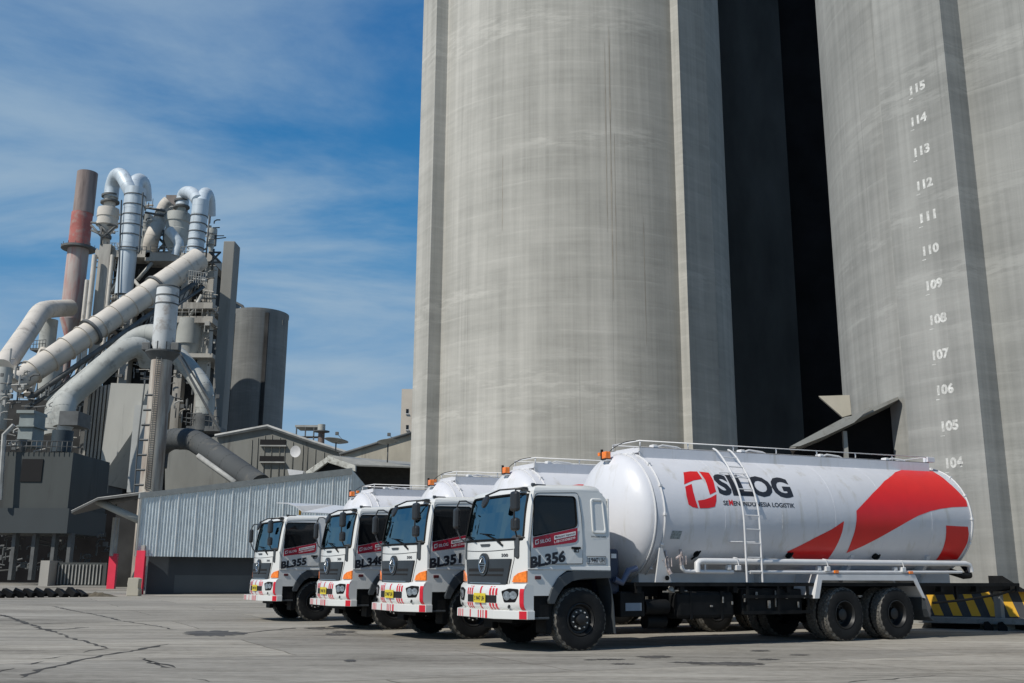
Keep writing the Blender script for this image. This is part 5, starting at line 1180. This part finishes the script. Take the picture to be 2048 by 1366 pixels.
# silo right of the tower
t = Thing('grey_silo', 512, 172, 'squat dark grey concrete silo right of the preheater tower', 'silo')
m = MB(); c = W(512, 750, 172); s = pxm(512, 750, 172); zt = W(512, 638, 172).z; m.lathe([(0, 57*s), (zt, 57*s), (zt+0.3, 58*s), (zt+0.8, 58*s), (zt+2.0, 0)], (c.x, 172, 0), (0, 0, 1), 64); t.part(m, 'silo_wall', M_SILOD, sa=25)
for dx in (28, -40): m = MB(); x = c.x+dx*s; yy = 172-math.sqrt(max(0, (57*s)**2-(dx*s)**2)); m.box((x-.3, yy-.3, 0), (x+.3, yy+.8, zt)); t.part(m, 'joint_rib', M_CORE)
m = MB(); P = W(462, 626, 170)
for k in range(12):
    a = W(458+k*2.6, 632-abs(6-k)*-1.2-16*math.sin(k/11*PI), 170); m.tube([W(458+k*2.6, 636, 170), a], .2, 4)
m.tube([W(458, 625, 170), W(470, 604, 170), W(484, 612, 170), W(496, 634, 170)], .3, 5); m.box(W(460, 632, 170), W(480, 612, 173)); m.tube([W(505, 640, 168), W(505, 625, 168)], .12, 4); m.tube([W(566, 650, 168), W(566, 640, 168)], .12, 4)
t.part(m, 'roof_conveyor', M_STEEL)

# dark massing behind the lower plant
t = Thing('crusher_hall', 90, 132, 'dark hall full of pipework behind the far left hopper building', 'building')
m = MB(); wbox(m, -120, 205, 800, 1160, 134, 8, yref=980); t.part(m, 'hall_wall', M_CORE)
m = MB(); clutter(m, -5, 60, 740, 900, 112, 60, 31, 8, 6); clutter(m, 60, 160, 790, 905, 112, 60, 32, 8, 5); clutter(m, 0, 40, 720, 800, 112, 22, 33, 4, 5); tag(t.part(m, 'pipework', MC), kind='stuff')
t = Thing('kiln_house', 380, 128, 'dark block behind the white stack, below the tower', 'building')
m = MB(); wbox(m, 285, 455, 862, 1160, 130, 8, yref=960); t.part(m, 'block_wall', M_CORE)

# hopper building, far left; its shade is put into the cladding colour
t = Thing('hopper_building', 70, 96, 'steel-clad, shade-coloured hopper building with a square black opening, far left', 'building')
m = MB(); wbox(m, -60, 141, 904, 1016, 96, 9, yref=960); t.part(m, 'upper_cladding', M_CLAD)
m = MB(); wbox(m, -60, 136, 1016, 1066, 95.7, 9, yref=1040); t.part(m, 'lower_cladding', pm('shade_slate_cladding', (0.036, 0.045, 0.049), 0.65, var=0.12, scale=0.3, streak=True))  # shade put into the colour here too
m = MB(); wbox(m, 42, 84, 918, 963, 95.9, 0.3); t.part(m, 'opening', M_DARK)
m = MB(); rail(m, -20, 904, 143, 906, 95.8, 1.1, 16); t.part(m, 'roof_rail', M_STEEL)
m = MB(); m.tube([W(0, 1000, 95), W(8, 870, 95), W(28, 850, 95)], .22, 6); t.part(m, 'handrail_pipe', M_STEELL)
m = MB()
for x in (-30, 20, 60, 100, 132): wbox(m, x, x+7, 1066, 1160, 96.5, 0.8)
t.part(m, 'leg_frame', M_STEEL)
m = MB(); clutter(m, -10, 215, 1070, 1150, 99, 110, 41, 10, 5); tag(t.part(m, 'machinery', [M_STEEL, M_STEEL, M_CONCD]), kind='stuff')
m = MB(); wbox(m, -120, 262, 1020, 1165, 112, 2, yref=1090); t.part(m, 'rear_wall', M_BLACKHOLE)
t = Thing('filter_cabinet', 50, 100, 'tall pale green-grey cabinet standing on the hopper building roof', 'cabinet')
m = MB(); wbox(m, 36, 66, 826, 892, 100, 2.5, bev=.05); wbox(m, 33, 68, 820, 826, 99.7, 3); wbox(m, 33, 68, 850, 853, 99.7, 3); t.part(m, 'cabinet_body', pm('green_grey_sheet', (0.24, 0.27, 0.26), 0.7, var=0.15, scale=0.8))
m = MB(); c = W(48, 880, 99.6); m.cyl((c.x, 99.6, W(48, 904, 99.6).z), (c.x, 99.6, c.z), .15, .8, n=14); t.part(m, 'outlet_cone', M_STEEL)
t = Thing('blue_vessel', 122, 100, 'dark blue-grey vessel below the flange box of the curved ducts', 'vessel'); m = MB(); vcyl(m, 124, 862, 905, 20, 100); t.part(m, 'vessel_shell', pm('blue_black_sheet', (0.03, 0.045, 0.055), 0.6))

# ------------------------------------------------------------------ middle ground
gable = [(330, 905), (445, 868), (535, 853), (612, 880), (692, 906), (700, 1000), (330, 1010)]
t = Thing('gabled_warehouse', 540, 104, 'grey corrugated gabled warehouse with two dark vents behind the metal fence wall', 'building')
m = MB(); m.prism([W(x, y, 104) for x, y in gable], (3, 12, 0)); t.part(m, 'gable_wall', pm('grey_corrugated', (0.20, 0.20, 0.18), 0.8, var=0.15, scale=0.5, dirt=(0.11, 0.105, 0.095), dirt_amt=0.3, streak=True))
for (x0, y0, x1, y1) in ((520, 879, 571, 890), (519, 912, 568, 923)): m = MB(); wbox(m, x0, x1, y0, y1, 103.9, .3); v_ = t.part(m, 'vent', M_DARK); m = MB(); wbox(m, x0, x1+1, y1, y1+2.5, 103.6, .5); t.part(m, 'vent_sill', M_STEELL)
m = MB()
for x in (500, 512, 526, 540, 556, 567, 583, 603, 612, 628, 645, 660, 675): m.tube([W(x, 975, 103.95), W(x+ (4 if x < 560 else 3), 868+abs(x-535)*0.33, 103.95)], .05, 4)
t.part(m, 'cladding_rib', pm('rib_shade', (0.14, 0.14, 0.125), 0.8))
m = MB(); m.tube([W(430, 872, 103.7), W(535, 852.5, 103.7), W(612, 879.5, 103.7), W(695, 906, 103.7)], .2, 5); t.part(m, 'verge_trim', M_STEELL)
t = Thing('roof_vent_plant', 620, 108, 'rooftop machine with a thin canopy and a short pipe stack on the warehouse ridge', 'rooftop unit')
m = MB(); wbox(m, 590, 637, 850, 854, 108, 3); t.part(m, 'canopy', M_STEELL)
m = MB()
for x in (591, 609, 626, 636): wbox(m, x, x+2, 854, 890, 108, .2)
wbox(m, 584, 640, 872, 874, 108, 1); t.part(m, 'post', M_STEEL)
m = MB(); vcyl(m, 643, 849, 862, 7.5, 107); t.part(m, 'stack_cap', M_DUCTG); m = MB(); vcyl(m, 643, 860, 896, 6, 107); t.part(m, 'pipe', pm('rusty_pipe', (0.17, 0.13, 0.115), 0.8, var=0.3)); m = MB(); vcyl(m, 643, 862, 864, 16, 107); t.part(m, 'ring', M_STEEL)
# dark ducts in front of the warehouse
t = duct('dark_duct', [(312, 935, 94), (318, 898, 94), (340, 880, 93), (362, 878, 92), (385, 880, 90), (415, 898, 88), (460, 930, 85), (520, 972, 82)], 21, M_DUCTD, 'big dark dusty duct curving down behind the metal fence wall', sm=6)
m = MB(); m.tube([W(397, 912, 86), W(472, 966, 82)], .25, 5); t.part(m, 'side_rail', M_STEELL)
# building at the right of the warehouse
t = Thing('beige_warehouse', 760, 92, 'beige walled warehouse with a sloping roof just left of the big silo', 'building')
m = MB(); m.prism([W(x, y, 94) for x, y in ((680, 909), (845, 860), (845, 930), (680, 930))], (0, 8, 0)); t.part(m, 'upper_wall', M_BEIGE)
m = MB(); m.tube([W(679, 909, 93.8), W(845, 859, 93.8)], .14, 5); t.part(m, 'roof_edge', M_STEEL)
m = MB(); m.prism([W(655, 910, 83), W(700, 914, 90), W(845, 926, 90), W(845, 934, 84), W(708, 929, 82)], (0, 0, -.12)); t.part(m, 'lean_to_roof', M_CORR)
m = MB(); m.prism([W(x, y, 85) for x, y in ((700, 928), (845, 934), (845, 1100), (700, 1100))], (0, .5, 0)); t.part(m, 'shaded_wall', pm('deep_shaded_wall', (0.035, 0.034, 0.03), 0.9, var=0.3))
t = Thing('white_gable_portal', 660, 80, 'small white gable-shaped portal frame peeping over the metal fence wall', 'portal')
m = MB()
for (a, b) in (((612, 944), (656, 913)), ((656, 913), (711, 932))): m.prism([W(a[0], a[1]+12, 80), W(b[0], b[1]+11, 80), W(b[0], b[1]-1, 80), W(a[0], a[1]-1, 80)], (0, .5, 0), .03)
t.part(m, 'white_fascia', pm('peeling_white', (0.55, 0.55, 0.50), 0.8, var=0.2, scale=1.5, dirt=(0.12, 0.10, 0.08), dirt_amt=0.4))
m = MB(); m.prism([W(x, y, 80.4) for x, y in ((615, 953), (656, 922), (710, 941), (710, 970), (615, 970))], (0, 2, 0)); t.part(m, 'opening', M_DARK)
m = MB(); m.prism([W(x, y, 79.5) for x, y in ((575, 938), (607, 942), (604, 953), (578, 950))], (0, 1, 0)); t.part(m, 'white_panel', M_STEELW)
t = Thing('beige_tower_block', 812, 150, 'beige tower block with small windows showing past the left edge of the big silo', 'building')
m = MB(); wbox(m, 802, 870, 778, 1150, 150, 10, yref=830); t.part(m, 'block', pm('beige_render', (0.52, 0.47, 0.40), 0.85, var=0.1, scale=0.3))
for y in (818, 850): m = MB(); wbox(m, 812, 817, y, y+9, 149.95, .2); w_ = t.part(m, 'window', M_GLASS); m = MB(); wbox(m, 811, 818, y+9, y+10.5, 149.8, .3); t.part(m, 'sill', M_STEELW)
# satellite dishes
for i, (px, py, rpx, yb, lab) in enumerate(((672, 886, 24, 905, 'satellite dish on a pole above the portal roof, nearer the rooftop stack'), (776, 888, 22, 928, 'satellite dish on a pole on the lean-to roof, nearest the big silo'))):
    t = Thing('satellite_dish', px, 84, lab, 'satellite dish', 'satellite dishes'); c = W(px, py, 84); s = pxm(px, py, 84)
    m = MB(); m.lathe([(0, 0.0), (0.04, rpx*s*0.5), (0.22, rpx*s), (0.24, rpx*s), (0.07, rpx*s*0.5), (0.03, 0)], c, (0.12 if i == 0 else -0.1, 0.1, 1), 28); t.part(m, 'reflector', M_CORR)
    m = MB(); m.tube([c, Vector((c.x, 84, W(px, yb, 84).z))], .06, 6); t.part(m, 'pole', M_STEEL)
    m = MB(); h = W(px+ (2 if i == 0 else 2), py-19, 84); m.box(h-Vector((.14, .1, .14)), h+Vector((.14, .1, .14)), bev=.03); m.tube([h, c+Vector((.7, 0, .1))], .02, 4); t.part(m, 'feed_horn', M_STEEL)
t = Thing('wall_vent', 591, 102, 'round white vent mounted on the warehouse wall', 'satellite dish'); m = MB(); m.lathe([(0, 0), (.03, .3), (.12, .6), (.14, .6), (.06, .3), (.04, 0)], W(592, 903, 102.6), (-.3, -1, -.1), 26); t.part(m, 'reflector', M_STEELW)  # the wall vent, shaped as a shallow dish

# ------------------------------------------------------------------ corrugated metal fence wall
wb = G(285, 1189); wb.z = 0; az = R(61); wu = Vector((math.sin(az), math.cos(az), 0)); wnr = Vector((math.cos(az), -math.sin(az), 0))
root = empty('corrugated_wall', wb); tag(root, 'long blue-grey corrugated metal wall with sloping top on a dark base, left of the trucks', 'wall')
M_SHEET = pm('zinc_corrugated_sheet', (0.62, 0.69, 0.72), 0.4, 0.1, var=0.14, scale=5, dirt=(0.44, 0.50, 0.53), dirt_amt=0.4, streak=True); M_SEAM = pm('seam_sheen_sheet', (0.78, 0.80, 0.80), 0.4, var=0.05)  # paler seam caps put the sky's sheen into the colour
zlo = 2.2
def wpl(px, py):
    d = ray(px, py); t_ = (wb-CAM).dot(wnr)/d.dot(wnr); q_ = CAM+d*t_; return (q_-wb).dot(wu), q_.z
(sa_, za_), (sb_, zb_) = wpl(290, 985), wpl(704, 936)
Lw = sb_; ztop = lambda s_: za_ + (zb_-za_)*(s_-sa_)/(sb_-sa_)
m = MB(); s_ = -0.6; k = 0; col = []
while s_ < Lw:
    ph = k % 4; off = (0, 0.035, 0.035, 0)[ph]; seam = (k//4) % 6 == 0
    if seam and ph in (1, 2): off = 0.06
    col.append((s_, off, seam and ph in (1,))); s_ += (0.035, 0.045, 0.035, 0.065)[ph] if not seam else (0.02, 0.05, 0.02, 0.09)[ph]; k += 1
vs = [[m.bm.verts.new(wu*a+wnr*b+Vector((0, 0, z_))) for z_ in (zlo, ztop(a)-0.02)] for a, b, _ in col]
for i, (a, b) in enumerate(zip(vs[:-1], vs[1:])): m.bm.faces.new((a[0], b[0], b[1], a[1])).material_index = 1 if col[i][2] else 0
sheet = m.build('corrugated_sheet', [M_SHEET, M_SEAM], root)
m = MB(); m.prism([wu*-.6+wnr*-.05+Vector((0, 0, zlo)), wu*Lw+wnr*-.05+Vector((0, 0, zlo)), wu*Lw+wnr*-.05+Vector((0, 0, ztop(Lw)-.05)), wu*-.6+wnr*-.05+Vector((0, 0, ztop(-.6)-.05))], wnr*-.25); m.build('backing', M_STEEL, root)
m = MB(); m.prism([wu*-.65+wnr*.09+Vector((0, 0, ztop(-.65)-.30)), wu*Lw+wnr*.09+Vector((0, 0, ztop(Lw)-.42)), wu*Lw+wnr*.09+Vector((0, 0, ztop(Lw))), wu*-.65+wnr*.09+Vector((0, 0, ztop(-.65)))], wnr*-.5); m.build('cap_flashing', pm('dull_flashing', (0.27, 0.29, 0.29), 0.6, 0.1, var=0.1), root)
m = MB(); m.prism([wu*-.6+wnr*.092+Vector((0, 0, zlo)), wu*-.53+wnr*.092+Vector((0, 0, zlo)), wu*-.53+wnr*.092+Vector((0, 0, ztop(-.5)-.3)), wu*-.6+wnr*.092+Vector((0, 0, ztop(-.6)-.3))], wnr*-.4); m.build('edge_trim', M_STEELL, root)
# return face turning away at the far end
e0 = wu*Lw+Vector((0, 0, 0)); m = MB(); rp = []
ru = Vector((math.sin(R(10)), math.cos(R(10)), 0)); rn = Vector((ru.y, -ru.x, 0))
q = 0.0; k = 0
while q < 6.0:
    off = (0, .035, .035, 0)[k % 4]; rp.append((q, off)); q += (.035, .045, .035, .065)[k % 4]; k += 1
vs = [[m.bm.verts.new(e0+ru*a+rn*b+Vector((0, 0, z_))) for z_ in (zlo, ztop(Lw)-.1-a*0.28)] for a, b in rp]
for a, b in zip(vs[:-1], vs[1:]): m.bm.faces.new((a[0], b[0], b[1], a[1]))
m.build('return_sheet', M_SHEET, root)
M_BASE = pm('navy_grey_base_wall', (0.050, 0.060, 0.070), 0.8, var=0.1, scale=0.5)
m = MB(); m.prism([wu*.3+wnr*-.75, wu*(Lw+3)+wnr*-.75, wu*(Lw+3)+wnr*-.75+Vector((0, 0, zlo+.3)), wu*.3+wnr*-.75+Vector((0, 0, zlo+.3))], wnr*-.3); m.build('base_wall', M_BASE, root)
m = MB(); m.prism([wu*1.9+wnr*-.745+Vector((0, 0, .08)), wu*9+wnr*-.745+Vector((0, 0, .12)), wu*9+wnr*-.745+Vector((0, 0, 1.12)), wu*1.9+wnr*-.745+Vector((0, 0, 1.12))], wnr*-.02); m.build('lighter_patch', pm('slate_patch', (0.085, 0.10, 0.11), 0.8, var=0.1, scale=0.5), root)  # lighter rectangle low on the base wall
# corner posts
for i, (x0, xm, x1, yt, yb, D, lab) in enumerate(((206, 215, 232, 1107, 1179, 80, 'red painted post standing free under the left canopy'), (262, 269, 288, 1101, 1181, 60.4, 'red painted post at the left end of the corrugated metal wall'))):
    p = W(xm, 1150, D); root = empty('red_post', (p.x, D, 0)); tag(root, lab, 'post', 'red corner posts')
    s = pxm(xm, 1150, D); w_ = (x1-xm)*s; zt = W(xm, yt, D).z; m = MB()
    m.prism([(0, 0, 0), (w_*1.0, -w_*0.25, 0), (w_*1.0-.25, -w_*.25+1.0, 0), (-.30, .75, 0)], (0, 0, zt), .01); m.build('painted_guard', pm('red_guard_paint', (0.60, 0.02, 0.055), 0.6, var=0.12, scale=1.2), root)
    m = MB(); m.box((.15, .15, zt), (.4, .4, W(xm, 1035 if i == 0 else 1090, D).z)); m.build('steel_post', M_STEELL, root)
p = W(262, 1188, 60); m = MB(); a = G(264, 1192); m.prism([(-.33, 0, 0), (.33, 0, 0), (.33, 0, .36), (.24, 0, .42), (.27, 0, .55), (.30, 0, .92), (.12, 0, .99), (-.30, 0, .97), (-.33, 0, .62), (-.27, 0, .52), (-.33, 0, .42)], (0, .55, 0), .03)
o = m.build('concrete_block', M_BEIGE); o.location = (a.x, a.y, 0); tag(o, 'weathered beige concrete block beside the red post at the wall end', 'concrete block')
# left canopy
t = Thing('side_canopy', 220, 74, 'low dark shed roof joining the left end of the corrugated metal wall', 'canopy')
m = MB(); m.prism([W(143, 1022, 70), W(196, 996, 70), W(292, 984, 70), W(292, 990, 84), W(200, 1003, 84), W(150, 1026, 84)], (0, 0, -.15)); t.part(m, 'roof_sheet', M_STEEL)
m = MB(); m.tube([W(143, 1022, 69.8), W(196, 996, 69.8), W(291, 984, 69.8)], .04, 5); t.part(m, 'roof_verge', M_STEELL)
m = MB(); m.tube([W(196, 1003, 71), W(284, 1043, 71)], .28, 6); t.part(m, 'brace', M_DUCTG); m = MB(); m.tube([W(203, 1004, 72), W(290, 990, 72)], .22, 6); t.part(m, 'beam', M_STEEL)
m = MB(); wbox(m, 222, 227, 1035, 1112, 79, .3); t.part(m, 'post', M_STEELL)
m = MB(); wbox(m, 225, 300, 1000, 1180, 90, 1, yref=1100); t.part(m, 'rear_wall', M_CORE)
t = Thing('low_wall', 145, 86, 'low dark ribbed wall with a pale end block below the hopper building', 'wall')
m = MB(); wbox(m, 90, 212, 1125, 1171, 86, .4); t.part(m, 'ribbed_panel', M_CLAD)
m = MB()
for k in range(13): wbox(m, 115+k*7, 117+k*7, 1129, 1169, 85.9, .1)
t.part(m, 'rib', M_STEELL)
m = MB(); wbox(m, 79, 97, 1121, 1172, 84.5, 2.5); t.part(m, 'end_block', M_CONC)
# row of leaning kerb blocks
for k in range(9):
    px = -6+k*21+rnd.uniform(-2, 2); b = G(px, 1196-k*0.25); m = MB(); ww = rnd.uniform(.5, .62)
    m.box((-ww/2, -.2, 0), (ww/2, .25, rnd.uniform(.22, .34)), bev=.02, rot=Matrix.Rotation(rnd.uniform(.4, .6), 3, 'Y') @ Matrix.Rotation(rnd.uniform(-.4, .4), 3, 'Z'), piv=(0, 0, .1))
    m.mi = 1; m.box((-ww/2-.1, -.26, 0.0), (-ww/2+.10, .2, .13), bev=.01, rot=Matrix.Rotation(.3, 3, 'Y'), piv=(-ww/2, 0, .05))
    o = m.build('kerb_block', [M_BLACK, M_CONC]); o.location = (b.x, b.y, 0.06); tag(o, 'small black and grey kerb block leaning in the row at the far left', 'kerb block', 'row of leaning kerb blocks')
t = Thing('dirt_mound', 190, 60, 'low brown heap of dirt and scrap at the end of the kerb block row', 'dirt heap'); m = MB()
b = G(190, 1193); rr = random.Random(5); n = 14
rows = [[Vector((b.x-1.1+2.2*i/n, b.y-.5+1.0*j/6, max(0, .22*math.sin(PI*i/n)*math.sin(PI*j/6)*(0.6+rr.random()*.7)))) for i in range(n+1)] for j in range(7)]
vs = [[m.bm.verts.new(p) for p in r] for r in rows]
for a, c in zip(vs[:-1], vs[1:]):
    for i in range(n): m.bm.faces.new((a[i], a[i+1], c[i+1], c[i]))
t.part(m, 'heap', pm('brown_dirt', (0.10, 0.085, 0.06), 0.95, var=0.4, scale=4))
# pale awning on a yellow pole behind the farthest trucks
t = Thing('awning', 620, 42, 'pale curved awning sheet on a yellow pole behind the BL355 truck', 'awning')
P = [W(x, y, D) for x, y, D in ((553, 1005, 40), (575, 1006, 40), (592, 1012, 40), (606, 1024, 40), (700, 1028, 41))]; Q = [W(x, y, D) for x, y, D in ((560, 1005, 43), (590, 1006, 43), (640, 1008, 43), (670, 1010, 43), (702, 1014, 43))]
m = MB(); va = [m.bm.verts.new(p) for p in P]; vb = [m.bm.verts.new(q) for q in Q]; vc = [m.bm.verts.new(p-Vector((0, 0, .03))) for p in P]; vd = [m.bm.verts.new(q-Vector((0, 0, .03))) for q in Q]
for i in range(4): m.bm.faces.new((va[i], va[i+1], vb[i+1], vb[i])); m.bm.faces.new((vc[i], vc[i+1], vd[i+1], vd[i])); m.bm.faces.new((va[i], va[i+1], vc[i+1], vc[i])); m.bm.faces.new((vb[i], vb[i+1], vd[i+1], vd[i]))
m.bm.faces.new((va[4], vb[4], vd[4], vc[4])); t.part(m, 'awning_sheet', M_STEELW)
m = MB(); a = W(600, 1020, 42); m.cyl((a.x, 42, 0), (a.x, 42, a.z), .05, n=10); t.part(m, 'yellow_pole', M_HY); m = MB(); a = W(700, 1020, 42); m.cyl((a.x, 42, 0), (a.x, 42, a.z), .05, n=10); t.part(m, 'support_pole', M_STEELL)
